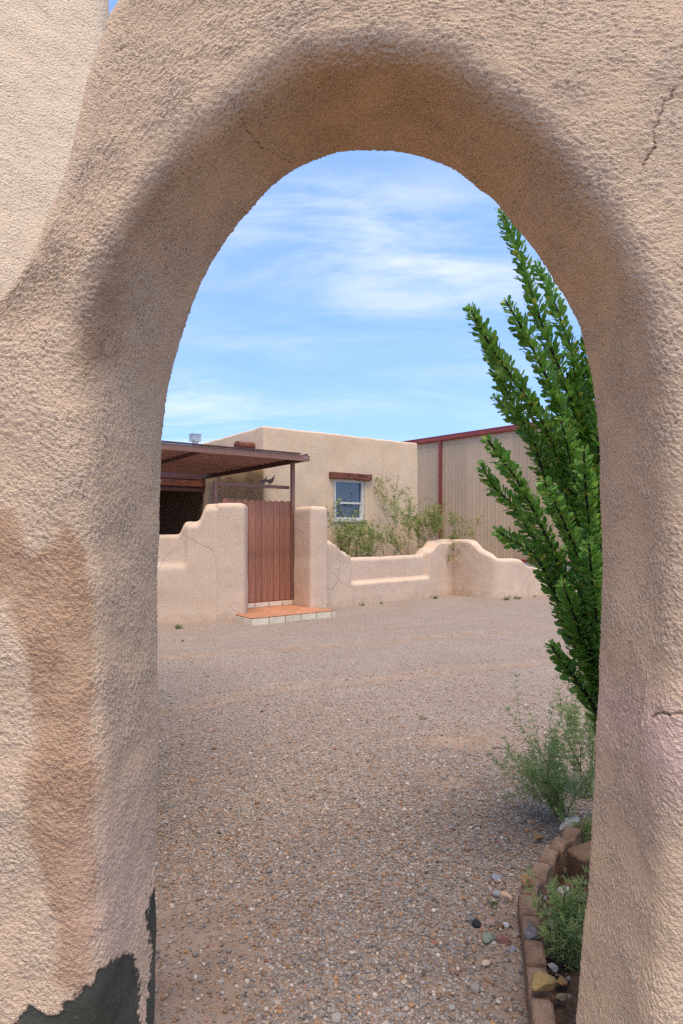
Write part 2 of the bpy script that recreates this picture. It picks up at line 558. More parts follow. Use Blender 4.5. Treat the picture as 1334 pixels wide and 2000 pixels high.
def ground_mat():
    m, t, b, out = new_mat('gravel_ground', 0.95, 0.15)
    v = ocoord(t)
    vo = node(t, 'ShaderNodeTexVoronoi', feature='F1', i_Scale=85.0, i_Randomness=1.0)
    link(t, v, vo.inputs['Vector'])
    sp = node(t, 'ShaderNodeSeparateColor')
    link(t, vo.outputs['Color'], sp.inputs[0])
    cr = node(t, 'ShaderNodeValToRGB')
    cr.color_ramp.interpolation = 'CONSTANT'
    stops = [(0.0, (0.18, 0.16, 0.14)), (0.18, (0.30, 0.27, 0.235)), (0.34, (0.39, 0.28, 0.19)), (0.50, (0.24, 0.22, 0.205)),
             (0.62, (0.45, 0.38, 0.32)), (0.76, (0.30, 0.18, 0.115)), (0.84, (0.52, 0.47, 0.42)), (0.94, (0.12, 0.105, 0.10))]
    e = cr.color_ramp.elements
    e[0].position = 0; e[0].color = (*stops[0][1], 1)
    e[1].position = stops[1][0]; e[1].color = (*stops[1][1], 1)
    for p, c_ in stops[2:]:
        k = e.new(p); k.color = (*c_, 1)
    link(t, sp.outputs[0], cr.inputs[0])
    mid = noise(t, v, 1.1, 5.0, 0.6)
    mid2 = noise(t, v, 6.0, 4.0, 0.6)
    fine = noise(t, v, 180, 3.0, 0.7)
    soil = mixc(t, rng_map(t, fine, 0.3, 0.7), (0.20, 0.125, 0.08), (0.345, 0.24, 0.165))
    soil = mixc(t, rng_map(t, mid2, 0.35, 0.7, 0, 0.6), soil, (0.37, 0.275, 0.20))
    # worn areas show sand between the stones
    sa, _ = getattr_(t, 'soil')
    far, _ = getattr_(t, 'far')
    cover = math_(t, 'ADD', rng_map(t, mid, 0.3, 0.75, 0.30, -0.10, False), sa)
    thr = math_(t, 'ADD', cover, math_(t, 'MULTIPLY', math_(t, 'SUBTRACT', mid2, 0.5), 0.5))
    pick = math_(t, 'GREATER_THAN', thr, sp.outputs[1])
    # dust of the ground clings to the stones further off, where cars pass
    dusty = mixc(t, math_(t, 'MULTIPLY', far, 0.35), cr.outputs[0], (0.41, 0.315, 0.23))
    dusty = mixc(t, rng_map(t, mid, 0.3, 0.7, 0.0, 0.35), dusty, (0.46, 0.365, 0.28))
    sp2 = noise(t, v, 28.0, 4.0, 0.75)
    dusty = mixc(t, rng_map(t, sp2, 0.34, 0.50, 0.45, 0.0), dusty, (0.16, 0.115, 0.085))
    dusty = mixc(t, rng_map(t, sp2, 0.54, 0.72, 0.0, 0.40), dusty, (0.52, 0.44, 0.37))
    edge = rng_map(t, vo.outputs['Distance'], 0.30, 0.62, 0.0, 0.55)
    dusty = mixc(t, edge, dusty, (0.17, 0.105, 0.068))
    c = mixc(t, pick, dusty, soil)
    link(t, c, b.inputs['Base Color'])
    inv = math_(t, 'SUBTRACT', 1.0, vo.outputs['Distance'])
    h = math_(t, 'ADD', math_(t, 'MULTIPLY', inv, math_(t, 'SUBTRACT', 1.0, math_(t, 'MULTIPLY', pick, 0.8))), math_(t, 'MULTIPLY', fine, 0.35))
    bump(t, b, h, 0.7, 0.008)
    return m


M['ground'] = ground_mat()


def pebble_mat():
    m, t, b, out = new_mat('pebble', 0.85, 0.25)
    _, c = getattr_(t, 'tint')
    v = ocoord(t)
    n = noise(t, v, 260, 3.0, 0.6)
    c2 = mixc(t, rng_map(t, n, 0.3, 0.7, 0, 0.35), c, (0.22, 0.14, 0.09))
    link(t, c2, b.inputs['Base Color'])
    return m


M['pebble'] = pebble_mat()


def rock_mat(name, c1, c2, rough=0.75):
    m, t, b, out = new_mat(name, rough, 0.3)
    v = ocoord(t)
    n = noise(t, v, 30, 6.0, 0.7, 1.2)
    n2 = noise(t, v, 90, 4.0, 0.7)
    c = mixc(t, rng_map(t, n, 0.35, 0.65), c1, c2)
    c = mixc(t, rng_map(t, n2, 0.5, 0.75, 0, 0.5), c, tuple(x * 0.5 for x in c1))
    link(t, c, b.inputs['Base Color'])
    bump(t, b, n2, 0.6, 0.006)
    return m


# ------------------------------------------------------------------ ground
def polyline_dist(P, line):
    P = np.asarray(P); d = np.full(len(P), 1e9)
    for a, b in zip(line[:-1], line[1:]):
        a = np.array(a, float); b = np.array(b, float)
        ab = b - a
        tt = np.clip(((P - a) @ ab) / (ab @ ab + 1e-12), 0, 1)
        q = a + tt[:, None] * ab
        d = np.minimum(d, np.linalg.norm(P - q, axis=1))
    return d


CURB = [(0.44, 1.30), (0.575, 1.875), (0.633, 2.195), (0.70, 2.42), (0.79, 2.565), (0.90, 2.70), (1.03, 2.87), (1.16, 3.0), (1.45, 3.12)]
TR1 = [(-6, 6.9), (-2.12, 7.35), (-0.9, 7.75), (0.37, 8.37), (1.75, 9.0), (4, 9.6)]
TR2 = [(-4, 4.3), (-1.44, 5.14), (-0.53, 5.9), (0.71, 6.38), (1.92, 6.92), (4.5, 7.6)]
TR3 = [(-6, 8.3), (-2.0, 8.55), (0.6, 9.6), (2.6, 10.6), (5, 11.6)]


def soil_value(x, y):
    P = np.stack([x, y], 1)
    s = np.zeros(len(P))
    w = 0.5 + 0.5 * wob(np.stack([x, y, x * 0 + 0.3], 1), 2.2, 1.3)
    for line, wd, k in ((TR1, 0.15, 1.0), (TR2, 0.14, 0.9), (TR3, 0.12, 0.5)):
        d = polyline_dist(P, line)
        s += k * np.exp(-(d / wd) ** 2) * (0.35 + 0.9 * w)
    s += 0.85 * smooth01((-0.22 - x + 0.10 * w) / 0.22) * smooth01((2.95 - y) / 0.7)       # beside the left jamb
    s += 0.45 * smooth01((-0.45 - x) / 0.4) * smooth01((3.9 - y) / 1.0) * w
    dc = polyline_dist(P, CURB)
    s += 0.75 * np.exp(-(dc / 0.20) ** 2) * (0.4 + 0.6 * w)
    for cx, cy, r in ((0.86, 4.35, 0.17), (0.66, 4.45, 0.08), (0.66, 3.65, 0.13), (0.60, 3.85, 0.10), (1.05, 4.5, 0.25)):
        s += 0.6 * np.exp(-(((x - cx) / (r * 1.6)) ** 2 + ((y - cy) / r) ** 2))
    return np.clip(s, 0, 1)


def ground_z(x, y):
    p = np.stack([x, y, x * 0], 1)
    near = np.exp(-((y - 5) / 14.0) ** 2) * np.exp(-(x / 14.0) ** 2)
    z = 0.012 * wob(p, 0.9, 0.4) * near + 0.005 * wob(p, 4.5, 2.0) * near
    P = np.stack([x, y], 1)
    for line, wd, k in ((TR1, 0.13, 0.030), (TR2, 0.11, 0.026), (TR3, 0.1, 0.014)):
        d = polyline_dist(P, line)
        z += -k * np.exp(-(d / wd) ** 2) + 0.6 * k * np.exp(-((d - 2 * wd) / wd) ** 2)
    for cx, cy, r in ((0.86, 4.35, 0.10), (0.66, 4.45, 0.05), (0.66, 3.65, 0.08)):
        q = ((x - cx) / (r * 1.5)) ** 2 + ((y - cy) / r) ** 2
        z += -0.022 * np.exp(-q) + 0.010 * np.exp(-(np.sqrt(q) - 1.6) ** 2 * 3)
    return z


def gz(x, y):
    return float(ground_z(np.array([x], float), np.array([y], float))[0])


def build_ground():
    def axis(lo, hi, step, far):
        core = np.arange(lo, hi + 1e-6, step)
        out = [hi + 0.3, hi + 1, hi + 2.5, hi + 6, hi + 15, hi + 40, hi + 120, far]
        inn = [lo - 0.3, lo - 1, lo - 2.5, lo - 6, lo - 15, lo - 40, lo - 120, -far]
        return np.array(inn[::-1] + list(core) + out)
    xs = axis(-4.5, 6.5, 0.045, 700)
    ys = axis(0.6, 16.5, 0.045, 700)
    X, Y = np.meshgrid(xs, ys, indexing='ij')
    x, y = X.ravel(), Y.ravel()
    v = np.stack([x, y, ground_z(x, y)], 1)
    f = grid_faces(len(xs), len(ys))
    me = mesh_np('ground', v, f)
    attr(me, 'soil', soil_value(x, y))
    attr(me, 'far', smooth01((y - 3.2) / 3.5))
    o = obj('ground', me, M['ground'])
    tag(o, kind='structure')


build_ground()

PAL = np.array([(0.235, 0.215, 0.20), (0.31, 0.285, 0.26), (0.28, 0.24, 0.205), (0.38, 0.27, 0.185), (0.46, 0.37, 0.29), (0.30, 0.175, 0.10),
                (0.56, 0.50, 0.43), (0.12, 0.105, 0.095), (0.36, 0.215, 0.15), (0.25, 0.245, 0.24), (0.43, 0.235, 0.095), (0.26, 0.11, 0.08)])
PW = np.array([0.17, 0.15, 0.13, 0.13, 0.10, 0.08, 0.05, 0.05, 0.05, 0.06, 0.02, 0.01])
PAL = PAL * np.array([1.0, 0.96, 0.90])


def build_gravel():
    ph = (1 + 5 ** 0.5) / 2
    ico = np.array([(-1, ph, 0), (1, ph, 0), (-1, -ph, 0), (1, -ph, 0), (0, -1, ph), (0, 1, ph), (0, -1, -ph), (0, 1, -ph), (ph, 0, -1), (ph, 0, 1), (-ph, 0, -1), (-ph, 0, 1)], float)
    ico /= np.linalg.norm(ico[0])
    icof = np.array([(0, 11, 5), (0, 5, 1), (0, 1, 7), (0, 7, 10), (0, 10, 11), (1, 5, 9), (5, 11, 4), (11, 10, 2), (10, 7, 6), (7, 1, 8), (3, 9, 4), (3, 4, 2), (3, 2, 6), (3, 6, 8), (3, 8, 9), (4, 9, 5), (2, 4, 11), (6, 2, 10), (8, 6, 7), (9, 8, 1)])
    octv = np.array([(1, 0, 0), (-1, 0, 0), (0, 1, 0), (0, -1, 0), (0, 0, 1), (0, 0, -1)], float)
    octf = np.array([(0, 2, 4), (2, 1, 4), (1, 3, 4), (3, 0, 4), (2, 0, 5), (1, 2, 5), (3, 1, 5), (0, 3, 5)])
    V = []; Fc = []; C = []; off = 0
    for (y0, y1, dens, tv, tf, s0, big) in ((1.62, 3.3, 9000, ico, icof, 0.0045, 0.02), (3.3, 4.6, 5600, ico, icof, 0.0047, 0.02), (4.6, 8.0, 2200, octv, octf, 0.0055, 0.012)):
        xl = lambda y: -0.42 * y - 0.25
        xr = lambda y: 0.52 * y + 0.25
        n = int(dens * (y1 - y0) * 0.5 * ((xr(y0) - xl(y0)) + (xr(y1) - xl(y1))))
        # even in area: choose y by width
        yy = y0 + (y1 - y0) * rng.random(n * 2)
        wmax = xr(y1) - xl(y1)
        keep = rng.random(n * 2) < (xr(yy) - xl(yy)) / wmax
        yy = yy[keep][:n]
        xx = xl(yy) + (xr(yy) - xl(yy)) * rng.random(len(yy))
        s = soil_value(xx, yy)
        keep = rng.random(len(xx)) > s * 0.74 - 0.03
        keep &= rng.random(len(xx)) < 1 - 0.45 * smooth01((yy - 3.0) / 1.6) * (yy < 4.6) - 0.98 * smooth01((yy - 4.4) / 3.6) * (yy >= 4.6)
        # nothing beneath the arch jambs
        keep &= ~((yy < 1.68) & ((xx < -0.44) | (xx > 0.55)))
        xx, yy = xx[keep], yy[keep]
        n = len(xx)
        dcurb = np.zeros(n)
        size = s0 * np.exp(0.33 * rng.standard_normal(n))
        bigm = rng.random(n) < big
        size[bigm] *= 1.7
        sc = np.stack([size * (0.85 + 0.5 * rng.random(n)), size * (0.75 + 0.4 * rng.random(n)), size * (0.5 + 0.4 * rng.random(n))], 1)
        k = len(tv)
        loc = tv[None] * (1 + 0.38 * (rng.random((n, k, 1)) - 0.5)) * sc[:, None, :]
        an = rng.random(n) * 2 * np.pi
        tl = rng.normal(0, 0.3, n)
        ca, sa, ct, st = np.cos(an), np.sin(an), np.cos(tl), np.sin(tl)
        y1_ = loc[:, :, 1] * ct[:, None] - loc[:, :, 2] * st[:, None]
        z1_ = loc[:, :, 1] * st[:, None] + loc[:, :, 2] * ct[:, None]
        x2 = loc[:, :, 0] * ca[:, None] - y1_ * sa[:, None]
        y2 = loc[:, :, 0] * sa[:, None] + y1_ * ca[:, None]
        gzv = ground_z(xx, yy)
        lift = sc[:, 2] * (0.25 + 0.55 * rng.random(n))
        p = np.stack([x2 + xx[:, None], y2 + yy[:, None], z1_ + (gzv + lift)[:, None]], -1)
        V.append(p.reshape(-1, 3))
        Fc.append((tf[None] + (np.arange(n) * k)[:, None, None]).reshape(-1, 3) + off)
        off += n * k
        ci = rng.choice(len(PAL), n, p=PW / PW.sum())
        cc = PAL[ci] * (0.8 + 0.4 * rng.random((n, 1)))
        dust = smooth01((yy - 3.0) / 4.0)[:, None] * 0.45
        cc = cc * (1 - dust) + np.array([0.40, 0.31, 0.255]) * dust
        C.append(np.repeat(np.concatenate([cc, np.ones((n, 1))], 1), k, axis=0))
    me = mesh_np('gravel', np.concatenate(V), np.concatenate(Fc), smooth=False)
    attr_col(me, 'tint', np.concatenate(C))
    o = obj('gravel', me, M['pebble'])
    tag(o, 'loose mixed grey and brown gravel strewn over the yard', 'gravel', kind='stuff')


build_gravel()

# ------------------------------------------------------------------ the arch
DR, DF = 1.60, 1.25


def catmull(pts, n):
    P = np.array(pts, float)
    P = np.vstack([2 * P[0] - P[1], P, 2 * P[-1] - P[-2]])
    out = []
    seg = len(P) - 3
    for u in np.linspace(0, seg - 1e-9, n):
        i = int(u); tt = u - i
        p0, p1, p2, p3 = P[i], P[i + 1], P[i + 2], P[i + 3]
        out.append(0.5 * ((2 * p1) + (-p0 + p2) * tt + (2 * p0 - 5 * p1 + 4 * p2 - p3) * tt ** 2 + (-p0 + 3 * p1 - 3 * p2 + p3) * tt ** 3))
    return np.array(out)


def poly_sdf(P, poly):
    """signed distance (negative inside) of 2-d points to a polygon"""
    poly = np.array(poly, float)
    d = np.full(len(P), 1e9); inside = np.zeros(len(P), bool)
    n = len(poly)
    for i in range(n):
        a = poly[i]; b = poly[(i + 1) % n]
        ab = b - a
        tt = np.clip(((P - a) @ ab) / (ab @ ab + 1e-12), 0, 1)
        d = np.minimum(d, np.linalg.norm(P - (a + tt[:, None] * ab), axis=1))
        c = ((a[1] > P[:, 1]) != (b[1] > P[:, 1]))
        xi = (b[0] - a[0]) * (P[:, 1] - a[1]) / (b[1] - a[1] + 1e-12) + a[0]
        inside ^= c & (P[:, 0] < xi)
    return np.where(inside, -d, d)


def build_arch():
    zr = lambda z: 1040 - (z - 1.5) * F / DR
    zf = lambda z: 1040 - (z - 1.5) * F / DF
    rows = [  # rear edge, front edge (bearings), outer edge (x, z metres)
        ((311, zr(-.15)), (190, zf(-.15)), (-1.55, -.15)), ((312, zr(.3)), (189, zf(.3)), (-1.55, .3)),
        ((314, zr(.7)), (187, zf(.7)), (-1.55, .7)), ((316, zr(1.1)), (182, zf(1.1)), (-1.55, 1.1)),
        ((315, zr(1.5)), (168, zf(1.5)), (-1.55, 1.45)), ((325, 815), (150, 752), (-1.30, 1.72)),
        ((350, 690), (162, 625), (-.98, 1.85)), ((375, 610), (187, 540), (-.80, 1.915)), ((405, 540), (222, 470), (-.715, 1.985)),
        ((450, 465), (272, 390), (-.645, 2.09)), ((500, 400), (332, 315), (-.575, 2.27)), ((560, 345), (412, 235), (-.522, 2.475)),
        ((620, 314), (505, 160), (-.445, 2.635)), ((680, 300), (600, 112), (-.29, 2.79)), ((740, 299), (700, 98), (-.02, 2.88)),
        ((800, 308), (795, 103), (.2, 2.94)), ((860, 330), (885, 130), (.45, 2.98)), ((920, 365), (972, 190), (.8, 3.03)),
        ((980, 415), (1060, 265), (1.2, 3.03)), ((1040, 490), (1145, 375), (1.7, 3.0)), ((1085, 560), (1210, 475), (2.05, 2.9)),
        ((1120, 630), (1258, 575), (2.2, 2.6)), ((1145, 720), (1292, 690), (2.25, 2.25)), ((1156, 810), (1310, 790), (2.25, 1.9)),
        ((1163, 950), (1318, 930), (2.25, 1.65)),
        ((1165, zr(1.5)), (1322, zf(1.5)), (2.25, 1.45)), ((1169, zr(1.2)), (1324, zf(1.2)), (2.25, 1.15)), ((1160, zr(1.0)), (1314, zf(1.0)), (2.25, .95)),
        ((1143, zr(.6)), (1292, zf(.6)), (2.25, .6)), ((1118, zr(.2)), (1262, zf(.2)), (2.25, .2)), ((1103, zr(-.15)), (1245, zf(-.15)), (2.25, -.15))]
    pts = []
    for (a, b, q) in rows:
        pts.append((*[(a[0] - 667) / F * DR, 1.5 + (1040 - a[1]) / F * DR], *[(b[0] - 667) / F * DF, 1.5 + (1040 - b[1]) / F * DF], *q))
    C = catmull(pts, 3000)
    # even steps along the mean of rear and front edge
    mid = 0.5 * (C[:, 0:2] + C[:, 2:4])
    L = np.concatenate([[0], np.cumsum(np.linalg.norm(np.diff(mid, axis=0), axis=1))])
    NS = 1420
    S = np.linspace(0, L[-1], NS)
    C = np.stack([np.interp(S, L, C[:, k]) for k in range(6)], 1)
    A3 = np.stack([C[:, 0], np.full(NS, DR), C[:, 1]], 1)       # rear edge
    B3 = np.stack([C[:, 2], np.full(NS, DF), C[:, 3]], 1)       # front edge
    Q3 = np.stack([C[:, 4], np.full(NS, DF), C[:, 5]], 1)
    QR = Q3.copy(); QR[:, 1] = DR

    def fillet(p_prev, corner, p_next, r, n):
        d1 = p_prev - corner; l1 = np.linalg.norm(d1, axis=1, keepdims=True); d1 = d1 / l1
        d2 = p_next - corner; l2 = np.linalg.norm(d2, axis=1, keepdims=True); d2 = d2 / l2
        rr = np.minimum(np.minimum(r, l1 * 0.45), l2 * 0.45)
        a = corner + d1 * rr; b = corner + d2 * rr
        out = []
        for u in np.linspace(0, 1, n):
            out.append((1 - u) ** 2 * a + 2 * u * (1 - u) * corner + u ** 2 * b)
        return out
    f1 = fillet(QR, A3, B3, 0.022, 5)        # rear edge of the opening
    f2 = fillet(A3, B3, Q3, 0.07, 34)       # soft front edge
    rc = 0.05
    f3 = fillet(B3, Q3, QR, rc, 12)       # crest
    f4 = fillet(Q3, QR, A3, rc, 8)

    def line(a, b, n, e=1.0):
        return [a + (b - a) * (u ** e) for u in np.linspace(0, 1, n + 2)[1:-1]]
    sec = f1 + line(f1[-1], f2[0], 78) + f2
    n_in = len(sec)
    sec = sec + line(f2[-1], f3[0], 175, 1.2)
    n_front = len(sec)
    sec = sec + f3 + line(f3[-1], f4[0], 6) + f4 + line(f4[-1], f1[0], 14)
    NP = len(sec)
    V = np.stack(sec, 1).reshape(-1, 3)
    # hand-plastered undulation, pushed along the section normal
    g = V.reshape(NS, NP, 3)
    du = np.roll(g, -1, 1) - np.roll(g, 1, 1)
    ds = np.gradient(g, axis=0)
    nrm = np.cross(ds, du); nrm /= np.linalg.norm(nrm, axis=2, keepdims=True) + 1e-9
    front_mid = nrm[NS // 2, n_in + 30]
    if front_mid[1] > 0: nrm = -nrm
    w = wob(V, 4.0, 0.7) * 0.010 + wob(V, 11.0, 1.9) * 0.0035
    lump = np.exp(-(((V[:, 0] - 0.68) / 0.10) ** 2 + ((V[:, 2] - 1.06) / 0.09) ** 2))
    w = w + 0.012 * lump * (V[:, 1] < 1.35)
    V = (g + nrm * w.reshape(NS, NP, 1)).reshape(-1, 3)
    fc = grid_faces(NS, NP, True)
    me = mesh_np('arch_wall', V, fc)
    # outline of the stains, on the surface
    K = np.tile(np.arange(NP), NS)
    face = K < n_front
    bx = 667 + V[:, 0] / V[:, 1] * F; by = 1040 - (V[:, 2] - 1.5) / V[:, 1] * F
    P2 = np.stack([bx, by], 1)
    left = face & (V[:, 0] < 0.1)

    def field(polys, sel, soft=1.0):
        out = np.full(len(V), 1.0)
        ps = P2[sel]
        d = np.full(len(ps), 1e9)
        for p in polys: d = np.minimum(d, poly_sdf(ps, p))
        out[sel] = d / 900.0
        return out
    tan = field([[(-300, 1010), (20, 1000), (60, 1085), (105, 1060), (125, 1015), (165, 1075), (180, 1180), (186, 1500), (188, 1650), (192, 1900), (160, 1950), (105, 1910),
                  (108, 1790), (75, 1700), (52, 1640), (55, 1500), (78, 1430), (66, 1330), (40, 1230), (10, 1170), (-300, 1180)]], left)
    brown = field([[(195, 530), (245, 560), (238, 640), (215, 700), (170, 728), (135, 715), (158, 640), (180, 580)],
                   [(290, 400), (345, 340), (330, 372), (262, 470), (228, 520), (222, 500)]], left)
    paint = field([[(5, 2800), (5, 2015), (30, 2000), (42, 1978), (60, 1968), (75, 1972), (88, 1984), (103, 1988), (125, 1968), (150, 1945), (180, 1922), (200, 1892), (228, 1876), (252, 1862), (264, 1866), (270, 1890), (277, 1945), (276, 2000), (270, 2800)],
                   [(330, 1660), (316, 1690), (309, 1705), (303, 1735), (291, 1752), (287, 1790), (290, 1815), (297, 1850), (295, 1900), (287, 1960), (286, 2020), (290, 2800), (330, 2800)]], left)
    crack_l = [[(1322, 168), (1312, 190), (1296, 205), (1285, 235), (1276, 258), (1278, 285), (1265, 310), (1255, 330)],
               [(452, 192), (462, 215), (478, 240), (492, 268), (515, 290), (548, 308), (566, 320)],
               [(1275, 1400), (1300, 1392), (1340, 1394)]]
    ck = np.full(len(V), 1.0)
    near = face & (by < 1500)
    jr = random.Random(4)
    for lst in crack_l:
        jl = [lst[0]]
        for p, q in zip(lst[:-1], lst[1:]):
            for u in (.25, .5, .75, 1): jl.append((p[0] + (q[0] - p[0]) * u + jr.uniform(-4, 4), p[1] + (q[1] - p[1]) * u + jr.uniform(-4, 4)))
        ck[near] = np.minimum(ck[near], polyline_dist(P2[near], jl) / (500.0 if lst[0][0] < 600 else 1500.0))
    pale = np.exp(-(((V[:, 0] - 0.67) / 0.07) ** 2 + ((V[:, 2] - 1.06) / 0.10) ** 2)) * face
    pale = pale + 0.55 * np.exp(-(((bx - 235) / 70.0) ** 2 + ((by - 1750) / 260.0) ** 2)) * face
    # browner upper underside, with the arch's shade painted into the colour
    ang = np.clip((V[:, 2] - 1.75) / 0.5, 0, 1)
    underside_shade = smooth01((n_in - 6 - K) / 14.0) * ang * 0.18
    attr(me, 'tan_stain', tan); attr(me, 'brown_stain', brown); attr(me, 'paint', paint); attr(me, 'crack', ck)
    attr(me, 'pale', np.clip(pale, 0, 1)); attr(me, 'underside_shade', underside_shade)
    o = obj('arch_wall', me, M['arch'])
    tag(o, 'thick tan stucco wall with a round-topped arch framing the gravel yard', 'wall')


build_arch()


# ------------------------------------------------------------------ rounded blocks (adobe pillars, houses)
def round_block(name, w, d, h, r_plan, r_top, taper=0.0, step=0.05, amp=0.008, seed=0.0, bulge=0.0, z0=0.0):
    """an upright block, w along x, d along y, centred, soft edges"""
    per = []
    n_arc = 8
    hx, hy = w / 2 - r_plan, d / 2 - r_plan

    def seg(a, b):
        n = max(1, int(math.dist(a, b) / step))
        for k in range(n):
            per.append((a[0] + (b[0] - a[0]) * k / n, a[1] + (b[1] - a[1]) * k / n))

    def arc(cx, cy, a0):
        for k in range(n_arc):
            an = a0 + math.pi / 2 * k / n_arc
            per.append((cx + r_plan * math.cos(an), cy + r_plan * math.sin(an)))
    seg((-hx, -d / 2), (hx, -d / 2)); arc(hx, -hy, -math.pi / 2)
    seg((w / 2, -hy), (w / 2, hy)); arc(hx, hy, 0)
    seg((hx, d / 2), (-hx, d / 2)); arc(-hx, hy, math.pi / 2)
    seg((-w / 2, hy), (-w / 2, -hy)); arc(-hx, -hy, math.pi)
    per = np.array(per); npz = len(per)
    nrm = np.zeros_like(per)
    tdir = np.roll(per, -1, 0) - np.roll(per, 1, 0)
    nrm[:, 0], nrm[:, 1] = tdir[:, 1], -tdir[:, 0]
    nrm /= np.linalg.norm(nrm, axis=1, keepdims=True)
    rings = []
    nz = max(3, int((h - r_top - z0) / step))
    for k in range(nz + 1):
        z = z0 + (h - r_top - z0) * k / nz
        rings.append((z, 0.0))
    for k in range(1, 9):
        an = math.pi / 2 * k / 8
        rings.append((h - r_top + r_top * math.sin(an), r_top * (1 - math.cos(an))))
    V = []
    for z, ins in rings:
        ins2 = ins + taper * z / h - bulge * math.sin(math.pi * min(1, z / h))
        p = per - nrm * ins2 if r_plan >= ins2 else per - nrm * ins2
        V.append(np.concatenate([p, np.full((npz, 1), z)], 1))
    # close the top by shrinking rings to the middle
    top = V[-1]
    c = np.array([0, 0, h])
    for s in (0.8, 0.5, 0.2, 0.01):
        q = c + (top - c) * s
        q[:, 2] = h + 0.01 * (1 - s)
        V.append(q)
    n_r = len(V)
    V = np.concatenate(V)
    wv = wob(V, 2.6, seed) * amp + wob(V, 7.0, seed + 2) * amp * 0.4
    V = V + np.tile(np.concatenate([nrm, np.zeros((npz, 1))], 1), (n_r, 1)) * wv[:, None]
    V[:, 2] += (wob(V, 3.1, seed + 5) * amp) * (V[:, 2] > 0.3 * h)
    fc = grid_faces(n_r, npz, True)
    fc = fc[:, ::-1]
    return mesh_np(name, V, fc)


# ------------------------------------------------------------------ stucco building behind the left of the arch
def build_tower():
    nx = Vector((0.45, -0.90)).normalized(); dx = Vector((-nx.y, nx.x))          # face runs away to the right
    corner = Vector((-0.905, 2.40))
    W, D, H = 2.6, 3.0, 4.4
    c = corner - dx * W / 2 - nx * D / 2
    me = round_block('stucco_building', W, D, H, 0.06, 0.10, 0.0, 0.022, 0.006, 3.0)
    o = obj('stucco_building', me, M['tower'], None, (c.x, c.y, 0), math.atan2(dx.y, dx.x))
    tag(o, 'tall pale stucco building rising behind the left shoulder of the arch', 'building')


build_tower()

# ------------------------------------------------------------------ house
HC = Vector((-1.67, 13.2)); HA = Vector((0.81, 0.587)).normalized(); HB = Vector((-HA.y, HA.x))
HROT = math.atan2(HA.y, HA.x)


def hp(a, b, z):
    p = HC + HA * a + HB * b
    return Vector((p.x, p.y, z))


def boolean_cut(o, boxes):
    cut = MB()
    for bx in boxes: cut.box(*bx)
    cme = cut.mesh('cut')
    co = bpy.data.objects.new('cut', cme); col.objects.link(co)
    co.matrix_world = Matrix.Identity(4)
    md = o.modifiers.new('b', 'BOOLEAN'); md.object = co; md.operation = 'DIFFERENCE'; md.solver = 'EXACT'
    bpy.context.view_layer.update()
    dg = bpy.context.evaluated_depsgraph_get()
    me = bpy.data.meshes.new_from_object(o.evaluated_get(dg))
    o.modifiers.clear()
    old = o.data
    o.data = me
    bpy.data.objects.remove(co); bpy.data.meshes.remove(cme); bpy.data.meshes.remove(old)


